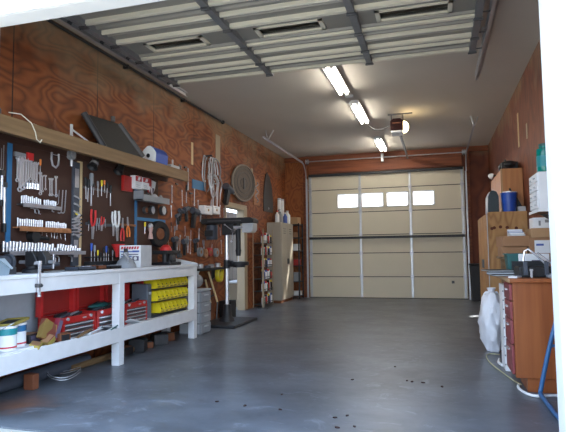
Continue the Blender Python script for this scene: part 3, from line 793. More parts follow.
for i in range(5):
    t = thing('scrap_box', '%s small dark box from the left on the floor under the far bench end' % nth(i), 'box', (-3.45 + .05 * (i % 2), 5.15 + .24 * i, 0), (0, 0, R(17 * i)), 'dark boxes under the bench')
    h = (.09, .14, .07, .12, .1)[i]
    MB().box((0, 0, h / 2), (.18, .16, h)).build('box', M[('black', 'iron', 'rust', 'steel_dark', 'rust')[i]], t, .004)
    MB().box((0, 0, h + .003), (.15, .13, .006)).build('lid', M[('rust', 'black', 'black', 'iron', 'black')[i]], t)

# ================================================================== TOOLS ON THE PEGBOARD AND THE LEFT WALL
PX = -3.652
def wrench_proto(mt='chrome'):
    t = thing('wrench', 'x', 'wrench')
    MB().prism([(-.035, -.12), (.035, -.12), (.03, -.88), (-.03, -.88)], 'xz', -.035, -.005).build('shaft', M[mt], t)
    MB().prism([(-.035, -.13), (-.085, -.07), (-.075, .0), (-.04, .01), (-.035, -.06), (.035, -.06), (.04, .01), (.075, 0), (.085, -.07), (.035, -.13)], 'xz', -.045, -.0).build('open_end', M[mt], t)
    pts = [(.06 * math.cos(a), -.022, -.93 + .06 * math.sin(a)) for a in [k * 2 * PI / 14 for k in range(14)]]
    MB().tube(pts, .024, 6, True).build('ring_end', M[mt], t)
    return t
def driver_proto(c_):
    t = thing('screwdriver', 'x', 'screwdriver')
    MB().lathe([(0, 0), (.05, -.01), (.065, -.06), (.06, -.30), (.04, -.36), (.03, -.40), (0, -.40)], c=(0, -.065, 0), n=10).build('handle', M[c_], t)
    MB().cyl((0, -.065, -.39), (0, -.065, -.97), .022, n=8).prism([(-.035, -.97), (.035, -.97), (.022, -1), (-.022, -1)], 'xz', -.075, -.055).build('shaft', M['chrome'], t)
    return t
def pliers_proto(c_, up=True):
    """handles above (up) or below, jaws the other way"""
    t = thing('pliers', 'x', 'pliers')
    f_ = 1 if up else -1
    z = lambda v: -v if up else -(1 - v)
    for s in (-1, 1):
        MB().tube([(s * .13, -.05, z(0)), (s * .16, -.05, z(.2)), (s * .12, -.05, z(.42)), (s * .03, -.05, z(.58))], [.05, .055, .05, .035], 8).build('handle', M[c_], t)
    MB().cyl((0, -.09, z(.62)), (0, -.01, z(.62)), .075, n=12).prism([(-.075, z(.62)), (.075, z(.62)), (.035, z(1)), (-.035, z(1))], 'xz', -.08, -.02).build('jaws', M['chrome_dull'], t)
    return t
def ratchet_proto():
    t = thing('ratchet', 'x', 'ratchet')
    MB().lathe([(0, 0), (.09, 0), (.1, .03), (.09, .07), (0, .07)], c=(0, -.0, -.1), rot=(PI / 2, 0, 0)).build('head', M['chrome'], t)
    MB().lathe([(0, -.98), (.035, -.98), (.045, -.9), (.045, -.58), (.028, -.5), (.026, -.15), (0, -.15)], c=(0, -.045, 0), n=10).build('handle', M['chrome'], t)
    return t
def hexkey_proto():
    t = thing('hex_key', 'x', 'hex key')
    MB().tube([(.0, -.03, 0), (0, -.03, -.86), (-.03, -.03, -.94), (-.10, -.03, -.98), (-.25, -.03, -.98)], .03, 6).build('key', M['chrome_dull'], t)
    return t
def socket_proto():
    t = thing('socket', 'x', 'socket')
    MB().lathe([(0, 0), (.40, 0), (.42, .1), (.42, .42), (.5, .5), (.5, .97), (.46, 1.0), (.36, 1.0), (.34, .6), (0, .6)], n=12).build('socket', M['chrome'], t)
    return t
def hammer_proto(c_='board_x'):
    t = thing('hammer', 'x', 'hammer')
    MB().lathe([(0, -1), (.045, -1), (.05, -.8), (.03, -.4), (.03, -.03), (0, -.03)], c=(0, -.06, 0), n=10).build('handle', M[c_], t)
    MB().cyl((-.2, -.06, -.07), (-.05, -.06, -.07), .055, n=10).prism([(-.06, -.12), (.05, -.12), (.22, -.1), (.22, -.06), (.05, -.02), (-.06, -.02)], 'xz', -.11, -.01).build('head', M['steel_dark'], t)
    return t
def airtool_proto():
    t = thing('air_tool', 'x', 'air tool')
    MB().cyl((-.42, -.16, -.18), (.2, -.16, -.18), .16, n=14).cyl((.2, -.16, -.18), (.42, -.16, -.18), .12, .06, n=14).build('body', M['slate'], t)
    MB().prism([(-.30, -.25), (-.05, -.25), (-.12, -1), (-.34, -1)], 'xz', -.24, -.08).build('grip', M['black'], t)
    MB().cyl((.42, -.16, -.18), (.55, -.16, -.18), .04, n=8).build('anvil', M['chrome'], t)
    return t
def cclamp_proto():
    t = thing('c_clamp', 'x', 'clamp')
    MB().tube([(-.30, -.08, 0), (-.34, -.08, -.45), (-.2, -.08, -.85), (.1, -.08, -.95), (.3, -.08, -.75), (.36, -.08, -.35), (.34, -.08, 0)], .07, 8).build('frame', M['chrome'], t)
    MB().cyl((-.34, -.08, -.12), (.15, -.08, -.12), .03, n=8).cyl((.15, -.14, -.12), (.15, -.02, -.12), .025, n=8).build('screw', M['chrome_dull'], t)
    return t
KW = Kind(wrench_proto()); KWD = Kind(wrench_proto('chrome_dull')); KR = Kind(ratchet_proto()); KX = Kind(hexkey_proto()); KS = Kind(socket_proto())
KD = {c_: Kind(driver_proto(c_)) for c_ in ('red_plastic', 'yellow', 'orange', 'black', 'blue_plastic', 'grey')}
KP = {c_: Kind(pliers_proto(c_)) for c_ in ('red_plastic', 'white', 'grey')}
KPD = {c_: Kind(pliers_proto(c_, False)) for c_ in ('red_plastic', 'orange')}
KH = Kind(hammer_proto()); KA = Kind(airtool_proto()); KC = Kind(cclamp_proto())
def hang(K, y, z, l, label, group=None, wf=1.0, tilt=0, x=PX):
    return K.put((x, y, z), (0, tilt, R(90)), label, group, (l * wf, l * wf, l))

# blue upright on the left and its neighbours
g = (3.648, 2.124, 3.727, 1.212)
tag(MB().span((-3.65, g[0] + .015, 1.20), (-3.642, g[2] - .01, 2.14)).build('blue_upright', M['blue']), 'blue painted upright strip on the near part of the pegboard', 'strip')
for i, (y, zt, l) in enumerate([(3.577, 2.092, 0.228), (3.603, 2.079, 0.194), (3.626, 2.111, 0.231), (3.724, 2.084, 0.072)]):
    hang(KX, y, zt, l, '%s thin steel key from the left at the near end of the pegboard' % nth(i), 'thin steel keys at the near end of the pegboard', .5)
for i, (y, zt, l) in enumerate([(3.597, 1.866, 0.297), (3.626, 1.764, 0.421)]):
    t = thing('extension_bar', 'long steel bar with dark ends hanging %s blue upright' % ('furthest left of the' if i == 0 else 'just left of the'), 'bar', (PX, y, zt), (0, R(1 - i * 2), R(90)), 'long bars left of the blue upright')
    MB().cyl((0, -.02, -.02), (0, -.02, -l * .82), .014, n=10).build('bar', M['chrome'], t)
    MB().cyl((0, -.02, -l * .82), (0, -.02, -l), .020, n=10).build('grip', M['black'], t)
    MB().span((-.02, -.036, -.03), (.02, -.004, .015)).build('head', M['steel_dark'], t)
# first rack of combination wrenches with a red holder
rk = (3.739, 2.06, 3.936, 2.077)
t = thing('wrench_rack', 'red and grey wrench rack just right of the blue upright', 'rack', (PX, rk[0], rk[1] - .005), (0, 0, R(90)))
MB().span((0, -.02, -.02), (rk[2] - rk[0], -.002, .02)).build('rail', M['grey'], t)
MB().span(((rk[2] - rk[0]) * .66, -.035, -.035), (rk[2] - rk[0] + .01, -.02, .035)).build('red_holder', M['red_plastic'], t)
for i, (y, zt, l) in enumerate([(3.76, 2.027, 0.227), (3.79, 2.032, 0.32), (3.823, 2.038, 0.304), (3.859, 2.035, 0.26), (3.891, 2.031, 0.224), (3.92, 2.036, 0.197)]):
    hang(KW, y, zt, l, '%s chrome wrench from the left in the red-topped rack' % nth(i), 'chrome wrenches in the red-topped rack', 1.15, x=PX + .022)
for i, (y, zt, l) in enumerate([(3.969, 2.016, 0.228), (3.995, 2.02, 0.191), (4.021, 2.024, 0.211)]):
    hang(KW, y, zt, l, '%s chrome wrench from the left in the bunch left of the silver clamp' % nth(i), 'wrench bunch left of the silver clamp', 1.2)
for i, (y, zt, l) in enumerate([(3.889, 1.806, 0.056), (3.919, 1.809, 0.056), (3.951, 1.813, 0.056), (3.984, 1.808, 0.052), (4.02, 1.812, 0.057)]):
    hang(KS, y, zt - l, l, '%s stubby chrome socket from the left, hung above the top socket rail' % nth(i), 'stubby sockets above the top socket rail', .75, x=PX + .02)
for i, (y, zt, l) in enumerate([(4.063, 1.934, 0.222), (4.092, 1.909, 0.165), (4.135, 1.915, 0.147), (4.195, 1.894, 0.178), (4.223, 1.897, 0.179), (4.278, 1.925, 0.211)]):
    hang(KW, y, zt, l, '%s chrome wrench from the left in the row below the silver clamp' % nth(i), 'chrome wrenches below the silver clamp', 1.15, R(-2))
for (y, zt, l) in [(4.252, 2.153, 0.151)]:
    hang(KC, y, zt, l, 'silver U-shaped clamp hanging under the wall shelf', None, 1.0)
for (y, zt, l) in [(4.058, 2.059, 0.164)]:
    hang(KD['orange'], y, zt, l, 'dark tool with an orange band left of the silver clamp', None, 1.0)
t = thing('air_chuck', 'grey and silver gauge hanging between silver clamp and grey upright', 'gauge', (PX, *(4.471, 2.203)), (0, 0, R(90)))
MB().cyl((0, -.002, -.03), (0, -.05, -.03), .05, n=18).build('body', M['grey'], t); MB().cyl((0, -.05, -.03), (0, -.055, -.03), .036, n=18).build('dial', M['chrome'], t)
MB().cyl((0, -.03, -.08), (0, -.03, -.15), .016).build('stem', M['chrome'], t)
# socket rails
def rail(y0, y1, z, n, h, name, gap=None, wood=False, dx=.05):
    t = thing('socket_rail', name, 'rail', (PX, y0, z), (0, 0, R(90)))
    L_ = y1 - y0
    MB().span((-.01, -dx - .02, -.012), (L_ + .01, -.001, -.0)).build('ledge', M['board_x' if wood else 'steel_dark'], t)
    MB().span((-.01, -dx - .026, -.03 if not wood else -.04), (L_ + .01, -dx - .02, .006)).build('lip', M['board_x' if wood else 'chrome_dull'], t)
    return t
def sockets(y0, y1, z, n, h0, h1, label, group, dx, skip=()):
    for i in range(n):
        if i in skip: continue
        f_ = i / (n - 1); h = h0 + (h1 - h0) * f_
        w_ = (y1 - y0) / n
        KS.put((PX + dx, y0 + (i + .5) * w_, z), (0, 0, 0), label % nth(i), group, (w_ * .66, w_ * .66, h * (.9 + .2 * random.random())))
a = (3.797, 1.606, 4.259, 1.606)
rail(a[0], a[2], a[1], 0, 0, 'upper of three socket rails on the pegboard', dx=.055)
sockets(a[0], a[2], a[1], 18, .078, .06, '%s chrome socket from the left on the upper socket rail', 'sockets on the upper rail', .035, (10,))
a = (3.757, 1.395, 4.408, 1.393)
rail(a[0], a[2], a[1], 0, 0, 'socket rail with a wooden edge, middle of the three', wood=True, dx=.06)
sockets(a[0], a[2], a[1], 24, .082, .06, '%s chrome socket from the left on the middle wooden socket rail', 'sockets on the middle rail', .035, (12,))
a = (3.599, 1.168, 4.571, 1.184)
rail(a[0], a[2], a[1], 0, 0, 'longest and lowest socket rail, just above the worktop', dx=.11)
sockets(a[0], a[2], a[1], 26, .095, .065, '%s deep chrome socket from the left at the back of the lowest rail', 'deep sockets at the back of the lowest rail', .035, (17,))
sockets(a[0] + .02, a[2], a[1], 26, .042, .036, '%s short chrome socket from the left at the front of the lowest rail', 'short sockets at the front of the lowest rail', .085, (17,))
# hex bars right of the upper rail
for i, (y, zt, l) in enumerate([(4.33, 1.79, 0.152), (4.379, 1.795, 0.245), (4.426, 1.8, 0.246)]):
    hang(KX, y, zt, l, '%s long bent steel bar from the left beside the upper socket rail' % nth(i), 'bent bars beside the upper socket rail', .8, R(4))
for i, (y, zt, l) in enumerate([(3.957, 1.578, 0.056), (4.007, 1.573, 0.048), (4.183, 1.606, 0.04)]):
    t = thing('hook', '%s little steel hook from the left between the upper and middle socket rails' % nth(i), 'hook', (PX, y, zt), (0, 0, R(90)), 'small hooks between the socket rails')
    MB().tube([(0, 0, 0), (0, -.03, 0), (0, -.05, -.02), (0, -.05, -.045), (.0, -.07, -.05)], .006, 6).build('hook', M['chrome_dull'], t)
# ratchets hanging under the middle rail
for i, (y, zt, l) in enumerate([(3.92, 1.357, 0.07), (3.975, 1.359, 0.08), (4.026, 1.356, 0.076), (4.11, 1.354, 0.053), (4.163, 1.35, 0.053), (4.231, 1.357, 0.054), (4.273, 1.359, 0.06), (4.315, 1.355, 0.06), (4.358, 1.346, 0.055), (4.424, 1.348, 0.071)]):
    K = KR if i > 3 else KWD
    hang(K, y, zt, l, '%s small %s from the left hanging under the middle wooden rail' % (nth(i), 'ratchet' if i > 3 else 'dull wrench'), 'small tools under the middle wooden rail', 1.3, R(-14 + 7 * (i % 4)))
t = thing('air_wrench', 'round black tool hanging under the middle wooden rail', 'air tool', (PX, *(3.961, 1.343)), (0, 0, R(90)))
MB().cyl((0, -.0, -.03), (0, -.07, -.03), .055, n=18).build('body', M['black'], t); MB().cyl((.04, -.03, -.03), (.2, -.03, -.05), .018).build('handle', M['black'], t)
for i, (y, zt, l) in enumerate([(4.096, 1.128, 0.048), (4.244, 1.126, 0.049), (4.293, 1.126, 0.05), (4.482, 1.124, 0.052)]):
    t = thing('hook', '%s little hook from the left under the lowest socket rail' % nth(i), 'hook', (PX, y, zt), (0, 0, R(90)), 'small hooks under the lowest socket rail')
    MB().tube([(0, 0, 0), (0, -.03, 0), (0, -.045, -.02), (0, -.045, -.06)], .007, 6).build('hook', M['chrome_dull'], t)
# grey upright with its level, sprung clips and wood strip
a = (4.511, 2.126, 4.607, 1.028, 4.59, 2.182, 4.659, 1.016)
t = thing('spirit_level', 'long grey level hanging upright in the middle of the pegboard', 'level', (PX, a[0], .99), (0, 0, R(90)))
w_ = a[2] - a[0]
MB().span((0, -.03, .03), (w_, -.001, 1.12)).build('body', M['slate'], t, .003)
for z0, z1 in ((.12, .30), (.85, 1.05)): MB().span((w_ * .2, -.034, z0), (w_ * .8, -.03, z1)).build('web', M['chrome_dull'], t)
for zz in (.36, .44, .52, .6, .68, .76): MB().tube([(0, -.036, zz), (w_ * .5, -.046, zz - .015), (w_, -.036, zz - .03)], .010, 6).build('clip', M['chrome'], t)
MB().cyl((w_ * .5, -.034, .58), (w_ * .5, -.04, .58), .02).build('vial', M['yellow'], t)
t = MB().span((-3.651, a[4], .99), (-3.632, a[6], 2.13)).build('wood_strip', M['pine']); tag(t, 'thin pale wood strip right of the grey level on the pegboard', 'strip')
a = [(4.519, 1.517), (4.52, 1.481), (4.52, 1.446), (4.521, 1.411), (4.522, 1.375), (4.523, 1.34)]
for i, (y, z) in enumerate(a):
    t = thing('spring_clamp', '%s spring clamp from the top, gripping the lower half of the grey level' % nth(i), 'clamp', (PX + .04, y, z), (0, R(-12 + 4 * i), R(90)), 'spring clamps on the grey level')
    MB().prism([(-.05, .0), (.03, .012), (.06, .03), (.06, .02), (.03, -.006), (-.05, -.012)], 'xz', -.035, -.005).build('jaw', M['chrome'], t)
    MB().prism([(.03, .012), (.10, .022), (.10, .008), (.03, -.004)], 'xz', -.03, -.01).build('grip', M['black'], t)
# two black canister lights under the shelf
for nm, a, lb in (('left', (4.766, 2.12), 'black clip-on lamp with a silver band, left of the pair under the shelf'), ('right', (5.248, 2.138), 'plain black clip-on lamp, right of the pair under the shelf')):
    t = thing('clip_lamp', lb, 'lamp', (-3.60, a[0], a[1] + .005), (R(0), R(35), R(90)), 'clip-on lamps under the wall shelf')
    t.scale = (.8, .8, .8)
    MB().lathe([(0, .07), (.045, .065), (.05, .03), (.055, -.03), (.075, -.07), (.07, -.07), (.05, -.03), (0, -.02)], c=(0, -.04, 0), n=20).build('shade', M['black'], t)
    MB().lathe([(.052, .02), (.056, .0), (.0575, -.02), (.054, -.02)], c=(0, -.04, 0), n=20).build('band', M['chrome' if nm == 'left' else 'black'], t)
    MB().tube([(0, 0, .06), (0, .03, .10), (0, .04, .14)], .01, 6).build('arm', M['steel_dark'], t)
# screwdriver row
cols = ['black', 'black', 'grey', 'black', 'grey', 'yellow', 'orange', 'black', 'black']
for i, (y, zt, l) in enumerate([(4.715, 1.974, 0.239), (4.766, 1.959, 0.252), (4.805, 2.031, 0.364), (4.869, 1.939, 0.145), (4.932, 1.959, 0.181), (5.004, 1.979, 0.182), (5.055, 1.986, 0.15), (5.108, 1.97, 0.186), (5.162, 1.941, 0.245)]):
    hang(KD[cols[i]], y, zt, l, '%s screwdriver from the left in the row under the two clip-on lamps' % nth(i), 'screwdrivers under the clip-on lamps', 1.05, R((-3, 2, 0, 4, -2, 1, -3, 3, 0)[i]))
a = (4.685, 1.862, 5.201, 1.887)
tag(MB().span((PX, a[0], a[1] - .01), (PX + .008, a[2], a[1] + .012)).build('tool_strip', M['steel_dark']), 'thin dark strip that holds the row of screwdrivers', 'strip')
# pliers row on its strips
a = (4.742, 1.471, 5.247, 1.496, 5.267, 1.491, 5.688, 1.511)
tag(MB().span((PX, a[0], a[1] - .015), (PX + .02, a[2], a[1] + .015)).build('tool_strip', M['slate']), 'dark tool strip left of the white-handled pliers', 'strip')
tag(MB().span((PX, a[4], a[5] - .012), (PX + .02, a[6], a[5] + .012)).build('tool_strip', M['board_x']), 'brown wooden tool strip right of the white-handled pliers', 'strip')
for K, q, lb in ((KP['red_plastic'], 0, 'long pliers with red handles at the left of the pliers row'), (KP['grey'], 1, 'small grey-handled pliers right of the long red ones'), (KP['red_plastic'], 2, 'small red-handled pliers in the middle of the pliers row'), (KP['white'], 3, 'left pliers of the white-handled pair'), (KP['white'], 4, 'right pliers of the white-handled pair'), (KPD['red_plastic'], 5, 'pliers hanging jaws up with bright red handles'), (KPD['orange'], 6, 'pliers hanging jaws up with orange handles')):
    y, zt, l = [(4.837, 1.625, 0.32), (4.93, 1.542, 0.134), (5.008, 1.558, 0.159), (5.214, 1.629, 0.281), (5.268, 1.645, 0.355), (5.39, 1.569, 0.277), (5.49, 1.587, 0.244)][q]
    hang(K, y, zt, l, lb, 'pliers in the row above the printed carton', .75 if l > .2 else 1.0, R((2, -5, 6, 2, -2, 1, -6)[q]), PX + .02)
for q, (y, zt, l) in enumerate([(4.765, 1.51, 0.119), (4.895, 1.506, 0.111), (4.973, 1.499, 0.101), (5.049, 1.537, 0.102)]):
    hang(KD[('black', 'grey', 'red_plastic', 'grey')[q]], y, zt, l, '%s short screwdriver from the left in the dark tool strip' % nth(q), 'short screwdrivers in the dark tool strip', 1.3, R(3 - 2 * q), PX + .02)
# upright tools in a rack just above the worktop
a = (4.728, 1.056, 5.231, 1.045)
t = thing('tool_rack', 'black rack of upright drivers standing behind the clamp lamp', 'rack', (PX, a[0], .99), (0, 0, R(90)))
MB().span((0, -.08, 0), (a[2] - a[0], -.0, .07)).build('base', M['black'], t, .004)
MB().span((0, -.08, .11), (a[2] - a[0], -.0, .122)).build('shelf_plate', M['black'], t)
for i, (y, zt, l) in enumerate([(4.767, 1.26, 0.216), (4.822, 1.239, 0.207), (4.885, 1.184, 0.153), (4.939, 1.162, 0.133), (4.991, 1.218, 0.179), (5.031, 1.23, 0.192), (5.076, 1.207, 0.17), (5.155, 1.184, 0.149)]):
    hang(KD[('blue_plastic', 'grey', 'yellow', 'black', 'black', 'blue_plastic', 'black', 'grey')[i]], y, zt, l, '%s driver from the left standing in the black rack behind the clamp lamp' % nth(i), 'drivers in the black bench rack', 1.0, 0, PX + .05)
# red cards and boxes under the shelf
a = (5.395, 1.903, 5.58, 2.09)
t = thing('hanging_pack', 'dark red pack hanging left of the two red and white packs', 'pack', (PX, a[0], a[1]), (0, 0, R(90)))
MB().span((0, -.04, 0), (a[2] - a[0], 0, a[3] - a[1])).build('pack', M['red'], t, .003)
for i, (p, q) in enumerate(((136.2, 143), (143.6, 150.5))):
    a = ((5.559, 1.947, 5.714, 2.11), (5.729, 1.96, 5.89, 2.108))[i]
    w_, h = a[2] - a[0], a[3] - a[1]
    t = thing('hanging_pack', '%s of the two red and white packs hanging beside the blue upright' % ('left' if i == 0 else 'right'), 'pack', (PX + .02, a[0], a[1]), (0, 0, R(90)), 'red and white packs under the shelf')
    MB().span((0, -.07, 0), (w_ - .01, 0, h)).build('pack', M['paper'], t, .002)
    MB().span((.004, -.0725, h * .58), (w_ - .014, -.0705, h * .97)).build('red_print', M['print_red'], t)
    MB().prism([(w_ * .3, h * .64), (w_ * .62, h * .64), (w_ * .75, h * .9), (w_ * .45, h * .9)], 'xz', -.0745, -.0725).build('white_print', M['paper'], t)
    MB().span((w_ * .15, -.0725, h * .1), (w_ * .75, -.0705, h * .16)).span((w_ * .15, -.0725, h * .25), (w_ * .6, -.0705, h * .31)).build('small_print', M['grey_light'], t)
for i, a in enumerate(((5.998, 2.121), (6.086, 2.106))):
    t = thing('hanging_card', '%s of two red and white pennant cards right of the packs' % ('left' if i == 0 else 'right'), 'card', (PX + .02, a[0], a[1]), (0, R(8), R(90)), 'pennant cards')
    MB().prism([(-.06, 0), (.06, 0), (.05, -.10), (.0, -.19), (-.03, -.16)], 'xz', -.012, 0).build('card', M['red_plastic' if i == 0 else 'paper'], t)
    MB().prism([(-.02, -.1), (.03, -.1), (.0, -.18)], 'xz', -.016, -.012).build('printed_tip', M['paper' if i == 0 else 'print_dark'], t)
# second blue upright, its arm, little shelf, gauges and grinding wheel
a = (5.682, 1.941, 5.734, 1.033, 6.437, 1.63, 5.662, 1.584)
t = thing('blue_stand', 'blue painted upright with a side arm near the far end of the pegboard', 'strip', (0, 0, 0))
MB().span((PX, a[0], .99), (PX + .012, a[0] + .045, 2.1)).build('upright', M['blue'], t)
MB().span((PX, a[0] + .046, a[7] - .022), (PX + .012, a[4], a[7] + .018)).build('arm', M['blue'], t)
a = (5.658, 1.812, 6.312, 1.856)
t = thing('small_shelf', 'small grey wall shelf of silver parts above the gauges', 'shelf', (PX, a[0], a[1]), (0, 0, R(90)))
w_ = a[2] - a[0]
MB().span((0, -.14, 0), (w_, 0, .012)).build('board', M['grey'], t); MB().span((0, -.145, -.01), (w_, -.138, .07)).build('lip', M['grey'], t); MB().span((0, -.14, 0), (.012, 0, .12)).build('side', M['grey'], t)
for i, (f_, r_) in enumerate(((.3, .045), (.55, .06), (.8, .04))):
    t = thing('chrome_part', '%s silver part from the left on the small shelf above the gauges' % nth(i), 'part', (PX + .08, a[0] + w_ * f_, a[1] + .012), (0, 0, 0), 'silver parts on the small shelf')
    MB().lathe([(0, 0), (r_, 0), (r_ * 1.1, .03), (r_ * .8, .07), (r_ * .3, .10), (0, .10)], n=16).build('part', M['chrome' if i != 0 else 'steel_dark'], t)
for i, (p, r_, cm) in enumerate((((5.905, 1.703), .045, 'rust'), ((6.065, 1.714), .06, 'chrome_dull'), ((6.353, 1.729), .07, 'grey_light'))):
    t = thing('dial_gauge', ('small brown round gauge, leftmost of three under the small shelf', 'middle round gauge under the small shelf', 'largest pale round gauge under the small shelf')[i], 'gauge', (PX, p[0], p[1]), (R(90), 0, R(90)), 'round gauges')
    MB().lathe([(0, 0), (r_, 0), (r_, .04), (r_ * .86, .045), (r_ * .84, .035), (0, .035)], n=22).build('case', M['steel_dark'], t)
    MB().lathe([(0, .036), (r_ * .82, .036), (r_ * .82, .038), (0, .038)], n=22).build('dial', M[cm], t)
p = (6.214, 1.399)
t = thing('sanding_wheel', 'large black wheel with a pale hub hanging above the red-capped machine', 'wheel', (PX, p[0], p[1]), (R(90), 0, R(78)))
MB().lathe([(0, 0), (.17, 0), (.18, .02), (.18, .07), (.165, .09), (.10, .09), (.085, .06), (0, .06)], n=28).build('tyre', M['black'], t)
MB().lathe([(0, .06), (.08, .06), (.075, .08), (.02, .085), (0, .1)], n=24).build('hub', M['rust'], t)
p = [(6.017, 1.527, 0.251), (5.91, 1.547, 0.156)]
t = thing('brush', 'pale pink handled brush hanging above the printed carton', 'brush', (PX, p[0][0], p[0][1]), (0, 0, R(90)))
MB().lathe([(0, 0), (.03, -.01), (.035, -.06), (.02, -.11), (.03, -.16), (.035, -.2), (0, -.2)], c=(0, -.03, 0), n=12).build('handle', mat('pale pink handle', (.60, .36, .32), .5), t)
MB().ball((0, -.03, -.03), .042, (1, .8, 1)).build('head', M['chrome_dull'], t)
hang(KD['yellow'], p[1][0], p[1][1], p[1][2], 'yellow-handled driver left of the pale brush', None, 1.3)
t = thing('red_funnel', 'red plastic funnel behind the left side of the printed carton', 'funnel', (-3.56, *(5.2, 1.161)))
MB().lathe([(.07, .09), (.065, .09), (.018, .0), (.016, -.06), (.022, -.06), (.026, -.0), (.075, .09)], n=18).build('cone', M['red_plastic'], t); MB().box((.075, 0, .085), (.03, .02, .012)).build('tab', M['red_plastic'], t)

# ---- far part of the left wall: mixed tools (y from about 6.3 to 8.5)
WX_ = WL - .002
far = [(6.686, 2.127, 0.263), (6.821, 2.173, 0.223), (6.994, 2.088, 0.242), (7.123, 2.18, 0.278), (7.274, 2.088, 0.282), (7.414, 2.167, 0.287), (6.778, 1.534, 0.146), (6.66, 1.587, 0.144)]
kinds = ['W', 'H', 'W', 'D', 'H', 'W', 'P', 'D']
for i, (y, zt, l) in enumerate(far):
    K = {'W': KWD, 'H': KH, 'D': KD['black'], 'P': KP['grey']}[kinds[i]]
    nm = {'W': 'steel wrench', 'H': 'wood-handled hammer', 'D': 'black screwdriver', 'P': 'grey pliers'}[kinds[i]]
    hang(K, y, zt, l, '%s tool from the left on the plywood past the shelf end, a %s' % (nth(i), nm), 'mixed tools past the shelf end', .8, R((0, 3, -4, 2, -3, 1, 6, -5)[i]), WX_)
for i, (y, zt, l) in enumerate([(6.949, 1.796, 0.195), (7.095, 1.853, 0.23), (7.385, 1.844, 0.331), (6.825, 1.727, 0.162)]):
    hang(KA, y, zt, l, ('second', 'third', 'rightmost', 'leftmost and smallest')[i] + ' dark air tool in the cluster right of the black wheel', 'dark air tools on the far left wall', .95, R((10, -12, 8, -20)[i]), WX_)
for i, (y, zt, l) in enumerate([(6.742, 1.387, 0.247), (6.833, 1.36, 0.235), (6.941, 1.407, 0.253), (7.053, 1.364, 0.256), (7.168, 1.398, 0.26), (7.286, 1.354, 0.233), (7.425, 1.372, 0.22)]):
    hang((KA, KP['grey'], KWD)[i % 3], y, zt, l, '%s tool from the left in the low row behind the far bench end' % nth(i), 'low row of clamps and pliers behind the far bench end', .8, R(-6 + 5 * (i % 3)), WX_)
more = [(6.929, 2.459, 0.197), (7.09, 2.469, 0.262), (7.539, 1.987, 0.226), (7.649, 1.899, 0.261), (7.761, 1.644, 0.231), (7.916, 1.584, 0.234), (8.074, 1.285, 0.204), (7.574, 1.537, 0.193), (7.722, 1.347, 0.196), (6.658, 1.833, 0.188), (6.839, 1.655, 0.177), (7.091, 1.548, 0.152), (7.291, 1.495, 0.156), (7.537, 1.327, 0.144), (6.574, 1.383, 0.199), (8.373, 1.675, 0.247), (8.457, 1.36, 0.248), (7.466, 1.788, 0.223)]
mk = [(KWD, 'steel wrench'), (KD['black'], 'black screwdriver'), (KX, 'bent steel key'), (KH, 'wood-handled hammer'), (KP['grey'], 'grey pliers'), (KR, 'steel ratchet')]
for i, (y, zt, l) in enumerate(sorted(more)):
    K, nm = mk[(i * 5 + i // 3) % 6]
    hang(K, y, zt, l, '%s scattered tool from the left between black wheel and drill press, a %s' % (nth(i), nm), 'scattered tools between black wheel and drill press', .8, R(-12 + 7 * (i % 4)), WX_)
# low row of pale things on hooks by the drill press
for i, p in enumerate([(7.568, 1.151), (7.754, 1.126), (7.929, 1.15), (8.194, 1.14)]):
    t = thing('tape_roll', '%s small roll from the left on the low wall strip beside the drill press' % nth(i), 'roll', (WX_, p[0], p[1]), (R(90), 0, R(90)), 'small rolls on the low wall strip')
    MB().lathe([(.03, 0), (.075, 0), (.075, .05), (.03, .05), (.03, 0)], n=18).build('roll', M[('grey', 'card', 'red', 'grey')[i]], t)
    MB().lathe([(.012, 0), (.03, 0), (.03, .052), (.012, .052), (.012, 0)], n=14).build('core', M['card'], t)
a = (7.003, 0.808, 8.136, 0.944)
t = thing('narrow_counter', 'dark narrow wall counter between bench end and drill press', 'counter', (0, 0, 0))
MB().span((WL, 6.85, a[1] + .05), (-3.45, 8.2, a[1] + .09)).build('board', M['iron'], t, .003)
for y in (7.0, 8.05): MB().prism([(WL, a[1] - .12), (WL + .02, a[1] - .12), (-3.48, a[1] + .05), (WL, a[1] + .05)], 'xz', y, y + .02).build('bracket', M['steel_dark'], t)
for i in range(6):
    t = thing('bench_part', '%s small dark part from the left on the narrow wall counter' % nth(i), 'part', (-3.55 + .03 * (i % 2), 6.95 + .2 * i, a[1] + .09), (0, 0, i), 'small parts on the narrow wall counter')
    h = .03 + .015 * (i % 3)
    MB().lathe([(0, 0), (.05, 0), (.05, h), (.03, h + .01), (0, h + .01)], n=12).build('part', M[('slate', 'grey', 'chrome_dull')[i % 3]], t)
p = (7.998, 0.781)
t = thing('cable_roll', 'yellow coil of cable hanging under the narrow wall counter', 'coil', (-3.53, p[0], p[1]), (0, 0, R(90)))
for i in range(3):
    pts = [(.09 * math.cos(k_ * 2 * PI / 20), -.02 * i, -.0 + .115 * math.sin(k_ * 2 * PI / 20)) for k_ in range(20)]
    MB().tube(pts, .022, 6, True).build('loop', M['yellow'], t)
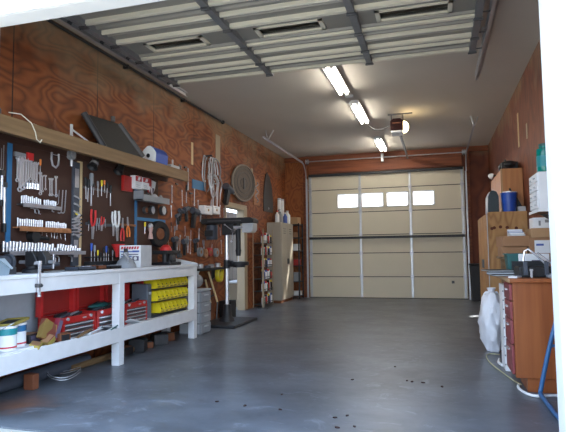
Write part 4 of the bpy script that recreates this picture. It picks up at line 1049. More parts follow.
# stack of grey storage drawers behind the bench end
t = thing('drawer_tower', 'grey plastic drawer tower on the floor behind the bench end', 'drawers', (-3.34, 6.76, 0))
MB().span((-.17, -.16, 0), (.15, .17, .60)).build('frame', M['grey'], t, .01)
for i in range(4):
    d = MB().span((.15, -.15, .02 + .145 * i), (.165, .16, .145 + .145 * i)).build('drawer', mat('smoky drawer front', (.30, .32, .35), .35), t, .004)
    MB().span((.165, -.05, .10 + .145 * i), (.185, .06, .115 + .145 * i)).build('handle', M['grey_light'], d)
    MB().span((-.16, -.166, .02 + .145 * i), (.14, -.16, .145 + .145 * i)).build('side_panel', M['grey_light'], t)
MB().span((-.18, -.17, .60), (.17, .18, .625)).build('top', M['grey_light'], t, .006)
t = thing('plastic_bag', 'pale grey bag lying on top of the drawer tower', 'bag', (-3.42, 6.95, .626))
MB().ball((0, 0, .10), .1, (1.0, 1.2, 1.0), 14).build('bag', M['grey'], t); MB().lathe([(0, .18), (.03, .19), (.05, .24), (0, .23)], n=10).build('tied_neck', M['grey_light'], t)
t = thing('hand_truck', 'pale wooden handled frame leaning on the wall beside the drawer tower', 'handles', (0, 0, 0))
q = [[-3.501, 7.55, 0.832], [-3.26, 7.35, 0.383], [-3.577, 7.6, 0.703], [-3.376, 7.35, 0.366]]
MB().cyl(q[0], q[1], .016).build('handle', M['pine'], t); MB().cyl(q[2], q[3], .016).build('handle', M['pine'], t)
MB().cyl(Vector(q[0]).lerp(Vector(q[1]), .75), Vector(q[2]).lerp(Vector(q[3]), .75), .012).build('crossbar', M['steel_dark'], t)
for e in (1, 3): MB().cyl(q[e], Vector(q[e]) + Vector((.01, -.06, -.25)), .012).build('foot', M['steel_dark'], t)
for i in range(3):
    t = thing('storage_crate', ('dark crate on the floor left of the drill press base', 'rust-coloured crate against the wall behind the drill press base', 'small dark crate on the floor beyond the drill press')[i], 'crate', ((-3.5, 7.08, 0), (-3.61, 7.72, 0), (-3.55, 8.44, 0))[i])
    s = ((.26, .26, .26), (.06, .4, .42), (.2, .24, .3))[i]
    m = MB().span((-s[0] / 2, -s[1] / 2, 0), (s[0] / 2, s[1] / 2, .012))
    for q_ in (-1, 1): m.box((q_ * s[0] / 2, 0, s[2] / 2), (.012, s[1], s[2])); m.box((0, q_ * s[1] / 2, s[2] / 2), (s[0], .012, s[2]))
    m.build('crate', M[('iron', 'rust', 'black')[i]], t); MB().box((0, 0, s[2] * .6), (s[0] * .9, s[1] * .9, s[2] * .5)).build('contents', M[('rust', 'iron', 'slate')[i]], t)

# high on the far left wall
p = (7.638, 2.767, 8.326, 2.058)
t = thing('cable_bundle', 'silver bundle of looped cables and hoses hanging high on the left wall', 'cables', (WX_, p[0] + .15, p[1]), (0, 0, R(90)))
for i in range(6):
    w_ = .20 + .03 * (i % 3); h = .22 + .04 * ((i * 2) % 5); ox = -.05 + .06 * i
    pts = [(ox + w_ * math.sin(k_ * 2 * PI / 22) * (.6 + .4 * math.cos(k_ * PI / 22)), -.02 - .012 * i, -.02 - h + h * math.cos(k_ * 2 * PI / 22)) for k_ in range(22)]
    MB().tube(pts, .011, 6, True).build('loop', M[('chrome_dull', 'grey', 'rust', 'chrome_dull')[i % 4]], t)
for i in range(7):
    x = .18 + .055 * i
    MB().tube([(x - .1, -.03 - .01 * i, -.30), (x, -.05 - .008 * i, -.42), (x + .03, -.05, -.60), (x - .02 + .03 * (i % 3), -.04, -.86 - .04 * (i % 3))], .012, 6).build('hanging_end', M[('chrome', 'chrome_dull', 'rust')[i % 3]], t)
MB().cyl((0, .0, -.02), (0, -.14, -.02), .014).build('hook', M['steel_dark'], t)
tag(MB().span((WX_, *(7.326, 2.157)), (WX_ + .015, *(7.841, 2.301))).build('blue_strip', M['blue']), 'short blue strip on the wall below the cable bundle', 'strip')
for i, a in enumerate(((7.298, 2.53, 7.367, 2.885), (8.236, 2.734, 8.428, 3.218), (10.028, 2.63, 10.131, 2.889))):
    tag(MB().span((WL - .001, a[0], a[1]), (WL + .006, a[2], a[3])).build('pale_patch', M['tan' if i else 'pine']), ('narrow pale batten on the plywood above the shelf end', 'pale upright patch on the plywood right of the cable bundle', 'small pale batten right of the round mesh guard')[i], 'patch')
p = (9.251, 2.471)
t = thing('fan_guard', 'big round rusty-rimmed grey mesh guard hanging on the left wall', 'guard', (WL + .12, p[0], p[1]), (R(90), 0, R(90 - 17)))
MB().lathe([(.335, -.01), (.36, -.01), (.365, .01), (.36, .03), (.335, .03), (.335, -.01)], n=40).build('rim', mat('brown grey rim', (.24, .20, .17), .5, .3), t)
MB().lathe([(0, 0), (.335, -.0), (.335, .012), (0, .02)], n=40).build('mesh', M['mesh'], t)
for r_ in (.1, .2, .28): MB().tube([(r_ * math.cos(k_ * 2 * PI / 32), r_ * math.sin(k_ * 2 * PI / 32), .022) for k_ in range(32)], .005, 5, True).build('wire_ring', M['steel_dark'], t)
MB().span((-.02, -.12, .02), (.02, .1, .035)).build('bracket', M['steel_dark'], t)
a = (10.13, 2.13, 10.514, 2.689)
t = thing('plaque', 'narrow upright brown board with pale squiggle right of the mesh guard', 'board', (WX_, a[0], a[1]), (0, 0, R(90)))
w_, h = a[2] - a[0], a[3] - a[1]
MB().span((0, -.02, 0), (w_, 0, h)).build('board', M['board_x'], t, .003)
MB().tube([(w_ * (.5 + .25 * math.sin(k_ * 1.4)), -.024, h * (.12 + .07 * k_)) for k_ in range(12)], .012, 5).build('squiggle', M['chrome'], t)
t = thing('curved_blade', 'dark curved blade leaning high on the wall above the beige locker', 'blade', (WL + .004, (11.106, 2.042)[0], (11.106, 2.042)[1]), (0, 0, R(90)))
MB().prism([(-.32, 0), (.34, 0), (.36, .3), (.28, .6), (.12, .82), (-.05, .90), (-.16, .84), (-.26, .6), (-.32, .3)], 'xz', -.015, 0).build('blade', mat('dark steel sheet', (.05, .048, .05), .5, .4), t, .003)
MB().cyl((0, -.0, .08), (0, -.03, .08), .02).build('bolt', M['chrome_dull'], t)
# white boxes and drill by the press
for i, a in enumerate(((7.566, 1.763, 7.875, 1.904), (7.916, 1.792, 8.186, 1.925))):
    w_, h = a[2] - a[0], a[3] - a[1]
    t = thing('small_box', ('left', 'right')[i] + ' of two small white boxes on the wall above the drill press belt cover', 'box', (WL + .002, a[0], a[1]), (0, 0, R(90)), 'white wall boxes')
    MB().span((0, -.10, 0), (w_, 0, h)).build('box', M['paper'], t, .006)
    MB().cyl((w_ * .5, -.10, h * .5), (w_ * .5, -.108, h * .5), .02).build('knob', M['card_light'], t); MB().span((w_ * .2, -.103, h * .75), (w_ * .6, -.1, h * .85)).build('printed_strip', M['grey_light'], t)
for i, (y, zt, l) in enumerate([(8.718, 2.352, 0.387)]): hang(KA, y, zt, l, 'black drill hanging alone on the wall above the drill press', None, 1.1, R(15), WX_)
for i, (y, zt, l) in enumerate([(8.413, 1.977, 0.213), (8.595, 1.938, 0.181)]): hang(KWD, y, zt, l, ('left', 'right')[i] + ' steel wrench just above the drill press belt cover', 'wrenches above the belt cover', 1.0, 0, WX_)
m = [(8.985, 2.29), (9.24, 2.202), (9.564, 2.154), (9.975, 2.357)]
tag(MB().tube([(WL + .012, *q_) for q_ in m], .012, 6).build('red_hose', M['red']), 'dark red hose sagging below the round mesh guard', 'hose')

# ================================================================== FAR LEFT: DRILL PRESS, RACKS, LOCKER
t = thing('drill_press', 'tall black floor drill press standing before the side doorway', 'drill press', (-3.27, 7.75, 0))
MB().span((-.30, -.50, 0), (.33, .52, .045)).build('base_plate', M['iron'], t, .012)
MB().lathe([(0, .045), (.12, .045), (.11, .08), (.075, .12), (.06, .30), (.045, .31), (0, .31)], n=24).build('column_collar', M['iron'], t)
MB().cyl((0, 0, .3), (0, 0, 1.5), .032, n=20).build('column', M['chrome'], t)
b = MB().prism([(-.40, 1.60), (-.40, 1.675), (-.36, 1.69), (.45, 1.69), (.50, 1.66), (.50, 1.60)], 'xz', -.13, .13).build('belt_cover', M['black'], t, .012)
MB().span((-.28, -.132, 1.635), (.30, -.13, 1.655)).build('cover_seam', M['steel_dark'], b)
m = MB().lathe([(0, 1.35), (.085, 1.35), (.095, 1.37), (.095, 1.57), (.085, 1.59), (0, 1.6)], c=(-.26, 0, 0), n=22).build('motor', M['slate'], t)
MB().span((-.34, -.11, 1.40), (-.20, -.09, 1.50)).build('switch_box', M['black'], m)
MB().span((-.06, -.07, 1.42), (.14, .07, 1.60)).build('head_casting', M['iron'], t, .012)
MB().span((.10, -.06, 1.52), (.34, .06, 1.56)).build('motor_arm', M['chrome_dull'], t)
MB().prism([(.30, 1.45), (.46, 1.45), (.49, 1.50), (.49, 1.60), (.30, 1.60)], 'xz', -.10, .10).build('front_housing', M['grey_light'], t, .012)
MB().cyl((.20, 0, 1.60), (.20, 0, 1.18), .04).cyl((.20, 0, 1.18), (.20, 0, 1.08), .05, .035).build('quill', M['iron'], t)
MB().cyl((.20, 0, 1.08), (.20, 0, .98), .008).build('drill_bit', M['chrome'], t)
a = MB().cyl((.02, -.02, .95), (.12, 0, .96), .05).lathe([(0, .93), (.155, .93), (.16, .945), (.16, .985), (.15, .99), (0, .99)], c=(.21, 0, 0), n=30).build('table', M['iron'], t)
MB().cyl((.21, 0, .90), (.21, 0, .93), .10).build('table_boss', M['iron'], a)
MB().cyl((0, 0, .88), (0, 0, 1.02), .055).build('table_clamp', M['iron'], t)
h = MB().cyl((.16, -.10, 1.48), (.16, -.14, 1.48), .03).build('feed_hub', M['steel_dark'], t)
for k in range(3):
    a_ = k * 2 * PI / 3 + .4
    MB().cyl((.16, -.13, 1.48), (.16 + .17 * math.cos(a_), -.14, 1.48 + .17 * math.sin(a_)), .007, n=8).ball((.16 + .17 * math.cos(a_), -.14, 1.48 + .17 * math.sin(a_)), .017).build('feed_handle', M['chrome'], h)
t = thing('garment_stand', 'slim pale pole standing right of the side doorway', 'pole', (-3.40, 9.90, 0))
MB().cyl((0, 0, .02), (0, 0, 1.45), .012).build('pole', M['tan'], t); MB().lathe([(0, 0), (.11, 0), (.11, .012), (.02, .025), (0, .025)], n=20).build('foot', M['steel_dark'], t)
MB().tube([(0, 0, 1.45), (.0, -.03, 1.53), (0, -.10, 1.56), (0, -.18, 1.60)], .012, 6).build('hook', M['red'], t)

# can rack on the wall
t = thing('can_rack', 'narrow black wall rack crowded with bottles and spray cans', 'rack', (WL + .003, 10.35, 0))
for y in (-.26, .36):
    for x in (.006, .232): MB().cyl((x, y, 0), (x, y, 1.62), .011, n=8).build('post', M['tan'], t)
LV = [.06, .33, .58, .83, 1.08, 1.33]
for z in LV: MB().span((0, -.25, z - .012), (.24, .35, z)).span((.235, -.25, z + .03), (.24, .35, z + .045)).build('shelf_board', M['steel_dark'], t)
def cap_can(r_, h, body, cap):
    t = thing('spray_can', 'x', 'can')
    MB().lathe([(0, 0), (r_, 0), (r_, h * .74), (r_ * .8, h * .80), (0, h * .80)], n=14).build('can', M[body], t)
    MB().lathe([(0, h * .8), (r_ * .8, h * .8), (r_ * .78, h), (0, h)], n=14).build('cap', M[cap], t)
    return t
CK = [Kind(cap_can(.034, .2, b, c_)) for b, c_ in (('paper', 'red_plastic'), ('print_blue', 'white'), ('red', 'black'), ('grey_light', 'blue_plastic'), ('black', 'yellow'), ('bottle_green', 'white'), ('paper', 'print_blue'), ('chrome_dull', 'white'))]
lvn = ['bottom', 'second', 'third', 'fourth', 'fifth', 'top']
cn = ['red-capped white', 'white-capped blue', 'black-capped red', 'blue-capped grey', 'yellow-capped black', 'white-capped green', 'blue-capped white', 'white-capped steel']
k_ = 0
for li, z in enumerate(LV):
    for i in range(7):
        q = (k_ * 5 + li * 3) % 8; k_ += 1
        CK[q].put((WL + .2 - .01 * (i % 2), 10.35 - .21 + .085 * i, z + .001), (0, 0, 0), '%s spray can, %s from the left on the %s shelf of the can rack' % (cn[q], nth(i), lvn[li]), 'spray cans in the narrow wall rack', (1, 1, .8 + .25 * random.random()))

# locker
t = thing('locker', 'tall beige two-door steel locker against the left wall', 'locker', (WL + .01, 11.0, 0))
MB().span((0, 0, .06), (.33, .96, 1.80)).build('body', M['locker'], t, .006); MB().span((.01, .01, 0), (.31, .95, .06)).build('plinth', M['rust'], t)
for i in range(2):
    d = MB().span((.33, .008 + i * .474, .075), (.346, .478 + i * .474, 1.79)).build('door', M['locker'], t, .004)
    MB().span((.346, .44 + i * .05, .86), (.372, .468 + i * .05, .98)).build('handle', M['steel_dark'], d)
    for z in (1.55, 1.6, 1.65): MB().span((.346, .15 + i * .474, z), (.349, .33 + i * .474, z + .014)).build('vent_slot', M['steel_dark'], d)
def bottle(name, label, cat, loc, prof, m, capm, group=None, n=16):
    t = thing(name, label, cat, loc, (0, 0, 0), group)
    MB().lathe(prof, n=n).build('body', M[m], t)
    r_, z = prof[-2]
    MB().lathe([(0, z), (r_ * 1.2, z), (r_ * 1.2, z + .035), (0, z + .035)], n=12).build('cap', M[capm], t)
    return t
def bp(r_, h): return [(0, 0), (r_, 0), (r_, h * .68), (r_ * .45, h * .86), (r_ * .4, h * .95), (0, h * .95)]
for i, (y, h, r_, m_, c_, lb, dx) in enumerate(((11.06, .24, .05, 'white', 'red_plastic', 'white bottle with a red cap at the near edge of the locker top', .24), (11.30, .27, .055, 'grey', 'white', 'grey bottle second from the near edge of the locker top', .24), (11.50, .30, .06, 'black', 'black', 'black bottle in the middle of the locker top', .16), (11.70, .24, .05, 'print_blue', 'white', 'blue bottle in front of the two white upright tubes', .24), (11.88, .30, .07, 'white', 'grey_light', 'large white jug at the far edge of the locker top', .24))):
    bottle('bottle', lb, 'bottle', (WL + dx, y, 1.802), bp(r_, h), m_, c_, 'bottles on top of the locker')
for i, y in enumerate((11.62, 11.86)):
    t = thing('paper_tube', ('left', 'right')[i] + ' of two shiny white upright tubes on the locker top', 'tube', (WL + .12, y, 1.802), (0, 0, 0), 'white tubes on the locker top')
    MB().cyl((0, 0, 0), (0, 0, .56), .045, n=18).build('tube', M['white'], t); MB().cyl((0, 0, .56), (0, 0, .60), .047, n=18).build('end_cap', M['chrome_dull'], t)
# dark shelf unit in the corner
t = thing('shelf_unit', 'dark narrow shelf unit in the back left corner', 'shelf', (WL + .02, 12.02, 0))
for x in (.0, .44):
    for y in (.0, .36): MB().span((x, y, 0), (x + .03, y + .03, 1.82)).build('post', M['iron'], t)
SL = [.08, .42, .80, 1.16, 1.48, 1.80]
for z in SL: MB().span((0, 0, z - .02), (.47, .39, z)).build('shelf_board', M['iron'], t)
bx = [('card_light', 'light cardboard box on top of the dark corner shelf unit', 5, .16, .20), ('paper', 'white box on the second shelf from the top of the corner unit', 3, .15, .18), ('card', 'brown box on the upper shelf of the corner unit', 4, .12, .16), ('paper', 'white packet lying on the bottom shelf of the corner unit', 0, .09, .22), ('red', 'dark red box on the lower middle shelf of the corner unit', 2, .14, .2), ('grey', 'grey box on the second shelf from the floor of the corner unit', 1, .2, .2)]
for i, (m_, lb, s_, h, w_) in enumerate(bx):
    t = thing('storage_box', lb, 'box', (WL + .36, 12.17, SL[s_] + .001), (0, 0, R(8 * (i % 3) - 8)), 'boxes in the dark corner shelf unit')
    MB().box((0, 0, h / 2), (w_, w_, h)).build('box', M[m_], t, .004); MB().box((0, 0, h + .006), (w_ * 1.04, w_ * 1.04, .012)).build('lid', M[m_], t, .003)
for i in range(3):
    bottle('bottle', '%s small bottle from the left on top of the dark corner shelf unit' % nth(i), 'bottle', (WL + .16 + .06 * i, 12.1 + .04 * i, 1.801), bp(.03, .14), ('white', 'grey', 'red')[i], 'black', 'small bottles on the corner shelf unit')

# ================================================================== RIGHT SIDE
# desk
t = thing('desk', 'reddish wood desk with drawers along the right wall near the opening', 'desk', (0, 0, 0))
MB().span((.575, 4.53, .11), (1.17, 4.93, .865)).build('carcass', M['desk'], t, .004)
MB().span((.66, 4.55, 0), (1.17, 4.91, .11)).build('plinth', M['desk'], t)
MB().span((.55, 4.50, .865), (1.185, 5.55, .90)).build('top', M['desk'], t, .006)
MB().span((.545, 4.495, .868), (.552, 5.555, .897)).build('edge_strip', M['card_light'], t)
for z0, z1 in ((.13, .36), (.37, .56), (.57, .71), (.72, .85)):
    d = MB().span((.553, 4.56, z0), (.575, 4.91, z1)).build('drawer', M['desk_red'], t, .004)
    MB().span((.538, 4.68, z1 - .055), (.553, 4.80, z1 - .043)).build('handle', M['chrome_dull'], d)
for x in (.70, 1.12): MB().span((x, 5.47, 0), (x + .05, 5.52, .865)).build('leg', M['desk'], t, .003)
# things on the desk
t = thing('tool_case', 'open black case with two upright clips on the desk', 'case', (.76, 4.78, .901), (0, 0, R(3)))
MB().span((-.12, -.12, 0), (.14, .12, .09)).build('case', M['black'], t, .01)
for s in (-.07, .09):
    MB().span((s - .016, -.135, .02), (s + .016, -.115, .13)).build('clip', M['slate'], t, .003)
MB().span((-.13, .10, .05), (.15, .125, .13)).build('lid_edge', M['black'], t)
t = thing('handle_bits', 'small chrome clip standing before the black case', 'clip', (.735, 4.625, .901))
MB().span((-.008, -.01, 0), (.008, .01, .06)).span((-.012, -.012, .055), (.012, .012, .07)).build('clip', M['chrome'], t)
t = thing('carton', 'white carton with grey print behind the black case on the desk', 'box', (.83, 5.06, .901), (0, 0, R(-2)))
MB().box((0, .06, .095), (.25, .14, .19)).build('box', M['paper'], t, .003)
MB().span((-.11, -.0125, .10), (.03, -.0105, .115)).span((-.02, -.0125, .12), (.08, -.0105, .135)).span((-.10, -.0125, .04), (.10, -.0105, .05)).build('printed_lines', M['print_dark'], t)
t = thing('plastic_bin', 'dark green plastic bin left of the white carton on the desk', 'bin', (.685, 5.2, .901))
MB().prism([(-.06, 0), (.06, 0), (.075, .19), (-.075, .19)], 'xz', -.1, .1).build('bin', M['teal_dark'], t, .006); MB().span((-.085, -.11, .18), (.085, .11, .195)).build('rim', M['teal_dark'], t)
for i, (x, y, z, w_, l, rz, m_, lb) in enumerate(((.56, 4.98, .901, .22, .30, 6, 'black', 'black binder overhanging the desk front, lowest of the stack'), (.55, 5.02, .918, .24, .30, -8, 'slate', 'dark grey binder in the middle of the desk-edge stack'), (.52, 5.06, .936, .22, .26, 12, 'black', 'black folder on top of the desk-edge stack'))):
    t = thing('binder', lb, 'binder', (x, y, z), (0, 0, R(rz)), 'binders at the desk front edge')
    MB().box((0, 0, .0025), (w_, l, .003)).box((0, 0, .0135), (w_, l, .003)).box((w_ / 2 - .002, 0, .008), (.004, l, .014)).build('cover', M[m_], t); MB().box((-.003, 0, .008), (w_ - .014, l - .012, .0075)).build('pages', M['grey_light'], t)
t = thing('notepad', 'small white pad lying at the front corner of the desk top', 'notepad', (.61, 4.62, .901), (0, 0, R(-25)))
MB().box((0, 0, .006), (.07, .12, .012)).build('pages', M['paper'], t); MB().box((0, .055, .0135), (.07, .012, .003)).build('binding', M['print_dark'], t)
t = thing('desk_lamp', 'bent chrome tube frame standing at the wall end of the desk', 'lamp frame', (.93, 4.86, .901))
MB().tube([(.02, .0, .03), (-.02, .0, .08), (-.12, .02, .19), (-.17, .03, .235), (-.20, .03, .215), (-.21, .03, .16), (-.215, .03, .12)], .009, 8).build('tube', M['chrome'], t)
MB().tube([(.05, .05, .03), (.02, .06, .10), (-.09, .08, .20)], .008, 8).build('brace', M['chrome'], t)
MB().box((.02, .02, .015), (.10, .10, .03)).build('base', M['grey_light'], t, .006)
t = thing('desk_tray', 'low grey sloping device beside the chrome frame on the desk', 'device', (.98, 4.68, .901))
MB().prism([(-.13, 0), (.15, 0), (.15, .075), (.02, .075), (-.13, .02)], 'xz', -.09, .09).build('body', M['grey'], t, .005); MB().box((.08, -.0, .078), (.1, .12, .006)).build('panel', M['black'], t)
# stack beyond the desk on a low stand
t = thing('wood_stand', 'plain wooden stand behind the desk carrying the cardboard boxes', 'stand', (0, 0, 0))
MB().span((.66, 5.62, 1.03), (1.185, 6.45, 1.055)).build('top', M['board'], t)
for x in (.70, 1.14):
    for y in (5.66, 6.38): MB().span((x, y, 0), (x + .04, y + .04, 1.03)).build('leg', M['board'], t)
def cbox(label, x0, z0, x1, z1, y0, y1, m_, tape=None, name='cardboard_box', grp=None, rz=0):
    t = thing(name, label, 'box', ((x0 + x1) / 2, (y0 + y1) / 2, z0), (0, 0, R(rz)), grp)
    w_, d_, h = x1 - x0, y1 - y0, z1 - z0
    MB().box((0, 0, h / 2), (w_, d_, h)).build('box', M[m_], t, .003)
    if tape: MB().box((0, 0, h + .001), (w_ * .99, .05, .002)).build('tape', M[tape], t)
    return t
cbox('flat brown cardboard box at the bottom of the stack beside the plywood cabinet', .645, 1.056, .885, 1.16, 5.75, 6.15, 'card', 'card_light')
cbox('flat brown cardboard box lying on another beside the plywood cabinet', .64, 1.162, .90, 1.27, 5.72, 6.1, 'card', 'card_light', rz=4)
t = cbox('brown cardboard box with a big white paper label behind the desk', .90, 1.056, 1.14, 1.25, 5.72, 6.1, 'card')
MB().box((.0, -.1925, .10), (.14, .003, .13)).build('paper_label', M['paper'], t); MB().box((-.02, -.1945, .12), (.07, .002, .02)).build('label_print', M['print_blue'], t)
cbox('small tan cardboard box standing on the white-labelled box', .93, 1.252, 1.14, 1.345, 5.74, 6.1, 'card_light', 'card')
t = cbox('white box with torn top standing on the tan cardboard box', .955, 1.347, 1.12, 1.455, 5.78, 6.0, 'paper', name='carton')
MB().box((-.02, -.112, .05), (.02, .003, .05)).box((.05, -.112, .07), (.04, .003, .03)).build('dark_print', M['grey'], t)
for i in range(4):
    t = thing('book', '%s pale book from the bottom of the little stack on the flat boxes' % nth(i), 'book', (.80 - .004 * i, 5.86 + .005 * i, 1.271 + .0175 * i), (0, 0, R(4 - 3 * i)), 'pale books on the flat cardboard boxes')
    MB().box((0, 0, .0015), (.14, .19, .003)).box((0, 0, .0145), (.14, .19, .003)).box((.068, 0, .008), (.004, .19, .016)).build('cover', M[('grey_light', 'paper', 'print_blue', 'paper')[i]], t); MB().box((-.003, 0, .008), (.13, .18, .0095)).build('pages', M['paper'], t)
# wall shelf with the drawer organiser
t = thing('organizer_shelf', 'short white-edged shelf on the right wall above the desk', 'shelf', (0, 0, 0))
MB().span((.875, 4.97, 1.465), (WR, 5.45, 1.485)).build('shelf_board', M['card'], t); MB().span((.868, 4.97, 1.463), (.875, 5.45, 1.487)).span((.868, 4.963, 1.463), (WR, 4.97, 1.487)).build('edge', M['white'], t)
for y in (5.1, 5.38): MB().prism([(WR, 1.30), (WR, 1.465), (.95, 1.465)], 'xz', y, y + .015).build('bracket', M['steel_dark'], t)
t = thing('drawer_organizer', 'white small-drawer organizer on the right wall shelf', 'drawers', (.872, 5.0, 1.488))
MB().span((.012, 0, 0), (.325, .40, .335)).build('case', M['paper'], t, .004)
for i in range(4):
    for j in range(2):
        d = MB().span((0, .012 + j * .193, .012 + i * .08), (.012, .197 + j * .193, .085 + i * .08)).build('drawer', M['paper'], t, .002)
        MB().span((-.01, .08 + j * .193, .04 + i * .08), (0, .13 + j * .193, .05 + i * .08)).build('knob', M['grey_light'], d)
t = thing('water_bottle', 'tall green bottle standing on the white drawer organizer', 'bottle', (.965, 5.10, 1.824))
MB().lathe([(0, 0), (.065, 0), (.07, .01), (.07, .20), (.068, .215), (.045, .225), (.045, .24), (0, .24)], n=24).build('bottle', M['bottle_green'], t); MB().lathe([(0, .24), (.05, .24), (.05, .262), (0, .262)], n=18).build('cap', M['teal_dark'], t)
MB().lathe([(.0702, .05), (.0708, .05), (.0708, .15), (.0702, .15)], n=24).build('label_band', M['teal'], t)
# plywood cabinet
t = thing('plywood_cabinet', 'tall raw plywood cabinet with dark knots along the right wall', 'cabinet', (0, 0, 0))
b = MB().span((.70, 7.60, .13), (1.19, 9.35, 1.65)).build('body', M['ply_raw'], t, .004)
for x, z in ((.765, 1.43), (.845, 1.44), (.93, 1.43), (1.045, 1.42), (.735, 1.42)): MB().cyl((x, 7.60, z), (x, 7.597, z), .022, n=12).build('knot', mat('knot', (.12, .03, .012), .8), b)
for i in range(2):
    d = MB().span((.682, 7.62 + i * .865, .15), (.70, 8.465 + i * .865, 1.63)).build('door', M['ply_raw'], t, .003)
    MB().span((.665, 8.38 + i * .17, .85), (.682, 8.40 + i * .17, .98)).build('handle', M['steel_dark'], d)
MB().span((.672, 7.605, .13), (.683, 7.612, 1.65)).build('edge_strip', M['grey_light'], t)
for x in (.76, 1.1):
    for y in (7.7, 9.2): MB().span((x, y, 0), (x + .07, y + .07, .13)).build('leg', M['iron'], t)
t = thing('instrument_case', 'dark teal rounded hard case standing on the plywood cabinet', 'case', (.775, 7.85, 1.651))
MB().prism([(-.075, 0), (.075, 0), (.075, .22), (.05, .29), (0, .31), (-.04, .29), (-.065, .22)], 'xz', -.16, .16).build('shell', mat('dark teal case', (.018, .035, .045), .4), t, .012); MB().prism([(-.080, 0), (-.072, 0), (-.063, .22), (-.04, .285), (-.046, .285), (-.072, .22)], 'xz', -.15, .15).build('pale_edge', M['grey_light'], t)
t = thing('bucket', 'blue plastic bucket on the plywood cabinet', 'bucket', (.985, 7.735, 1.651))
MB().lathe([(0, 0), (.085, 0), (.105, .25), (.112, .25), (.112, .265), (.10, .265), (.082, .01), (0, .01)], n=26).build('bucket', M['blue_plastic'], t)
MB().tube([(-.11, 0, .24), (-.09, -.08, .27), (0, -.115, .28), (.09, -.08, .27), (.11, 0, .24)], .005, 6).build('handle', M['chrome'], t)
MB().ball((.02, 0, .25), .075, (1, 1, .6)).build('contents', M['paper'], t)
t = thing('hand_broom', 'black angled brush standing between blue bucket and pale box', 'brush', (1.135, 7.80, 1.651), (0, R(-16), 0))
MB().prism([(-.05, .02), (.05, .02), (.02, .20), (-.02, .26), (-.04, .2)], 'xz', -.03, .03).build('bristles', M['black'], t); MB().cyl((-.02, 0, .24), (-.03, 0, .36), .014).build('handle', M['black'], t)
t = thing('upper_cabinet', 'orange-brown wooden cabinet standing on the plywood cabinet', 'cabinet', (0, 0, 0))
MB().span((.925, 7.86, 1.651), (1.195, 9.25, 2.28)).build('body', M['cab_orange'], t, .004)
for i in range(2):
    d = MB().span((.907, 7.87 + .69 * i, 1.66), (.925, 8.55 + .69 * i, 2.27)).build('door', M['cab_orange'], t, .003)
    MB().cyl((.89, 8.5 + .1 * i, 1.95), (.907, 8.5 + .1 * i, 1.95), .014).build('knob', M['steel_dark'], d)
MB().span((.902, 7.855, 1.655), (.928, 7.863, 2.278)).build('edge_strip', M['card_light'], t)
t = thing('duffel_bag', 'black soft bag lying on the orange-brown cabinet', 'bag', (1.05, 8.2, 2.282))
MB().ball((0, 0, .075), .105, (1.3, 2.6, .76), 18).box((0, 0, .06), (.22, .42, .11)).build('bag', M['black'], t, .02); MB().tube([(-.05, -.1, .12), (-.04, -.05, .17), (-.04, .06, .17), (-.05, .1, .12)], .01, 6).build('handle', M['black'], t)
t = thing('clamp_light', 'small white and black clamp light at the front top of the orange-brown cabinet', 'lamp', (.935, 8.9, 2.281))
MB().lathe([(.05, 0), (.045, .04), (.02, .07), (0, .075)], c=(-.03, 0, .03), n=16, rot=(0, R(-70), 0)).build('shade', M['white'], t); MB().box((.01, 0, .025), (.05, .04, .05)).build('clamp', M['black'], t)
t = cbox('small pale carton on the plywood cabinet right of the bucket', 1.09, 1.651, 1.185, 1.72, 7.66, 7.78, 'grey_light', name='carton')
# rubbish bin by the back wall
t = thing('trash_can', 'tall black bin in the back right corner beside the closed door', 'bin', (.80, 12.2, 0))
MB().prism([(-.09, 0), (.09, 0), (.12, .78), (-.12, .78)], 'xz', -.12, .12).build('body', M['black'], t, .012); MB().box((0, 0, .80), (.26, .27, .04)).build('lid', M['black'], t, .01)
for s in (-1, 1): MB().cyl((s * .07, .12, .04), (s * .09, .12, .04), .04).build('wheel', M['iron'], t)
# bag, board, cords
t = thing('trash_bag', 'full white plastic bag standing on the floor beyond the desk', 'bag', (.575, 6.3, 0))
m = MB(); m.ball((0, 0, .31), .136, (1.0, 1.3, 2.9), 36)
for v in m.bm.verts:
    z = v.co.z; a_ = math.atan2(v.co.y, v.co.x)
    v.co.z = min(max(.0, z), .64 + .02 * math.sin(3 * a_))
    k = 1 + .08 * math.sin(4 * a_ + z * 11) + .06 * math.sin(9 * a_ - z * 19) + .05 * math.sin(z * 37 + a_ * 5) + .04 * math.sin(15 * a_ + z * 23)
    if z < .12: k *= .9
    v.co.x *= k; v.co.y *= k
m.build('bag', M['bag'], t)
m = MB().lathe([(.07, .63), (.03, .65), (.045, .69), (.05, .70), (.02, .66), (0, .65)], n=12)
m.build('gathered_top', M['bag'], t)
t = thing('foam_board', 'white notched foam board standing on end under the far end of the desk', 'board', (.605, 5.40, 0), (0, 0, 0))
MB().span((-.026, -.14, 0), (.026, .14, .80)).build('board', M['paper'], t, .003)
for i in range(9): MB().span((-.028, -.135, .055 + .085 * i), (-.018, -.143, .068 + .085 * i)).build('notch', M['grey'], t)
cp = [(.60, 5.95, .02), (.52, 6.05, .008), (.47, 5.95, .008), (.465, 5.7, .008), (.49, 5.45, .008), (.545, 5.15, .008), (.59, 4.9, .008), (.64, 4.75, .008)]
def smooth(pts, k=5):
    P = [Vector(p) for p in pts]; o = []
    for i in range(len(P) - 1):
        a, b, c_, d = P[max(i - 1, 0)], P[i], P[i + 1], P[min(i + 2, len(P) - 1)]
        for j in range(k):
            t_ = j / k
            o.append(.5 * ((2 * b) + (c_ - a) * t_ + (2 * a - 5 * b + 4 * c_ - d) * t_ ** 2 + (3 * b - a - 3 * c_ + d) * t_ ** 3))
    return o + [P[-1]]
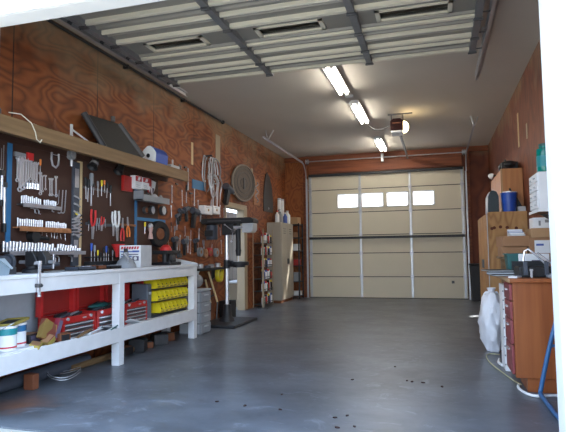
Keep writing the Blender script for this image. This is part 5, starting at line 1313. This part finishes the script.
tag(MB().tube(smooth(cp), .005, 6).build('cord', mat('pale yellow cord', (.55, .52, .30), .6)), 'thin yellowish cord looping on the floor in front of the desk', 'cord')
tag(MB().tube(smooth([(.57, 5.66, .03), (.55, 5.55, .02), (.57, 5.44, .018)], 4), .014, 8).build('plug', M['white']), 'small white plug lying on the floor by the foam board', 'plug')
tag(MB().tube(smooth([(.615, 4.72, .012), (.60, 4.62, .012), (.625, 4.48, .012), (.68, 4.40, .012), (.78, 4.42, .012), (.9, 4.46, .012)]), .011, 8).build('hose', M['white']), 'white hose on the floor around the foot of the desk', 'hose')
t = thing('tube_frame', 'bent blue metal tube frame leaning at the desk end behind the white trim', 'frame', (0, 0, 0))
MB().tube(smooth([(.86, 4.36, .62), (.80, 4.37, .40), (.735, 4.39, .10), (.722, 4.37, .035), (.73, 4.25, .022), (.735, 3.9, .022), (.76, 3.6, .022)]), .017, 10).build('left_rail', M['blue_pipe'], t)
MB().tube(smooth([(1.10, 4.40, .62), (1.06, 4.40, .40), (1.0, 4.41, .10), (.99, 4.38, .035), (1.0, 4.25, .022), (1.0, 3.9, .022), (1.0, 3.6, .022)]), .017, 10).build('right_rail', M['blue_pipe'], t)
MB().cyl((.80, 4.37, .40), (1.06, 4.40, .40), .012).build('crossbar', M['blue_pipe'], t); MB().cyl((.735, 3.9, .022), (1.0, 3.9, .022), .012).build('crossbar', M['blue_pipe'], t)
# pale battens on the right wall
for i, (a, b, lb) in enumerate(((8.05, 8.13, 'tall pale batten high on the right wall'), (7.35, 7.42, 'short pale patch high on the right wall nearer the opening'))):
    z0, z1 = ((2.62, 3.12), (2.60, 2.80))[i]
    tag(MB().span((WR - .008, a, z0), (WR + .002, b, z1)).build('batten', M['pine' if i == 0 else 'tan']), lb, 'batten')
# leaves and crumbs on the concrete
LF = [(-0.755, 4.613), (-0.635, 3.615), (-0.657, 3.36), (-0.551, 3.406), (-0.289, 4.686), (-0.245, 4.661), (-1.653, 3.712), (-1.408, 3.666), (-1.225, 4.012), (-1.126, 3.635), (0.003, 4.55), (-0.708, 3.553), (-0.153, 4.647), (-0.432, 5.212)]
for i, (x, y) in enumerate(sorted(LF)):
    m = MB(); a_ = random.uniform(0, 6); s = random.uniform(.009, .015)
    pts = [(s * math.cos(q) * (1.3 + .3 * math.sin(3 * q)), s * math.sin(q) * .8) for q in [k * PI / 5 for k in range(10)]]
    m.prism(pts, 'xy', 0, .006)
    o = m.build('leaf', M['leaf']); o.location = (x, y, .001); o.rotation_euler = (0, 0, a_)
    tag(o, '%s small dark leaf from the left scattered on the concrete floor' % nth(i), 'leaf', 'dark leaves on the floor')

# ================================================================== LIGHT AND CAMERA
wd = bpy.data.worlds.new('sky'); bpy.context.scene.world = wd; wd.use_nodes = True
nt = wd.node_tree; bg = nt.nodes['Background']
tc = nt.nodes.new('ShaderNodeTexCoord'); sp = nt.nodes.new('ShaderNodeSeparateXYZ'); nt.links.new(tc.outputs['Generated'], sp.inputs[0])
cr = ramp(nt.nodes, nt.links, sp.outputs[2], [(0.0, (.78, .89, 1.0)), (.6, (.46, .68, 1.0))])
nt.links.new(cr, bg.inputs['Color']); bg.inputs['Strength'].default_value = 5.2
sun = bpy.data.lights.new('sun', 'SUN'); sun.energy = 34; sun.angle = R(.6); sun.color = (1, .95, .86)
so = bpy.data.objects.new('sun', sun); C.objects.link(so)
az, el = R(30), R(40)
sd = Vector((math.cos(az) * math.cos(el), math.sin(az) * math.cos(el), math.sin(el)))
so.rotation_euler = sd.to_track_quat('Z', 'Y').to_euler(); so.location = (8, 6, 8)

cam = bpy.data.cameras.new('camera'); co = bpy.data.objects.new('camera', cam); C.objects.link(co)
cam.sensor_width = 36; cam.lens = 515 * 36 / 576; cam.clip_start = .05
yaw, pit, rol = R(16.07), R(3.95), R(.745)
f = Vector((-math.sin(yaw) * math.cos(pit), math.cos(yaw) * math.cos(pit), math.sin(pit)))
r = Vector((math.cos(yaw), math.sin(yaw), 0)); u = r.cross(f)
r2 = r * math.cos(rol) - u * math.sin(rol); u2 = r * math.sin(rol) + u * math.cos(rol)
mw = Matrix((r2, u2, -f)).transposed().to_4x4(); mw.translation = (0, 0, 1.14)
co.matrix_world = mw
sc = bpy.context.scene
sc.camera = co
sc.view_settings.view_transform = 'Standard'; sc.view_settings.look = 'None'
sc.view_settings.exposure = 0; sc.view_settings.gamma = 1; sc.view_settings.use_curve_mapping = False
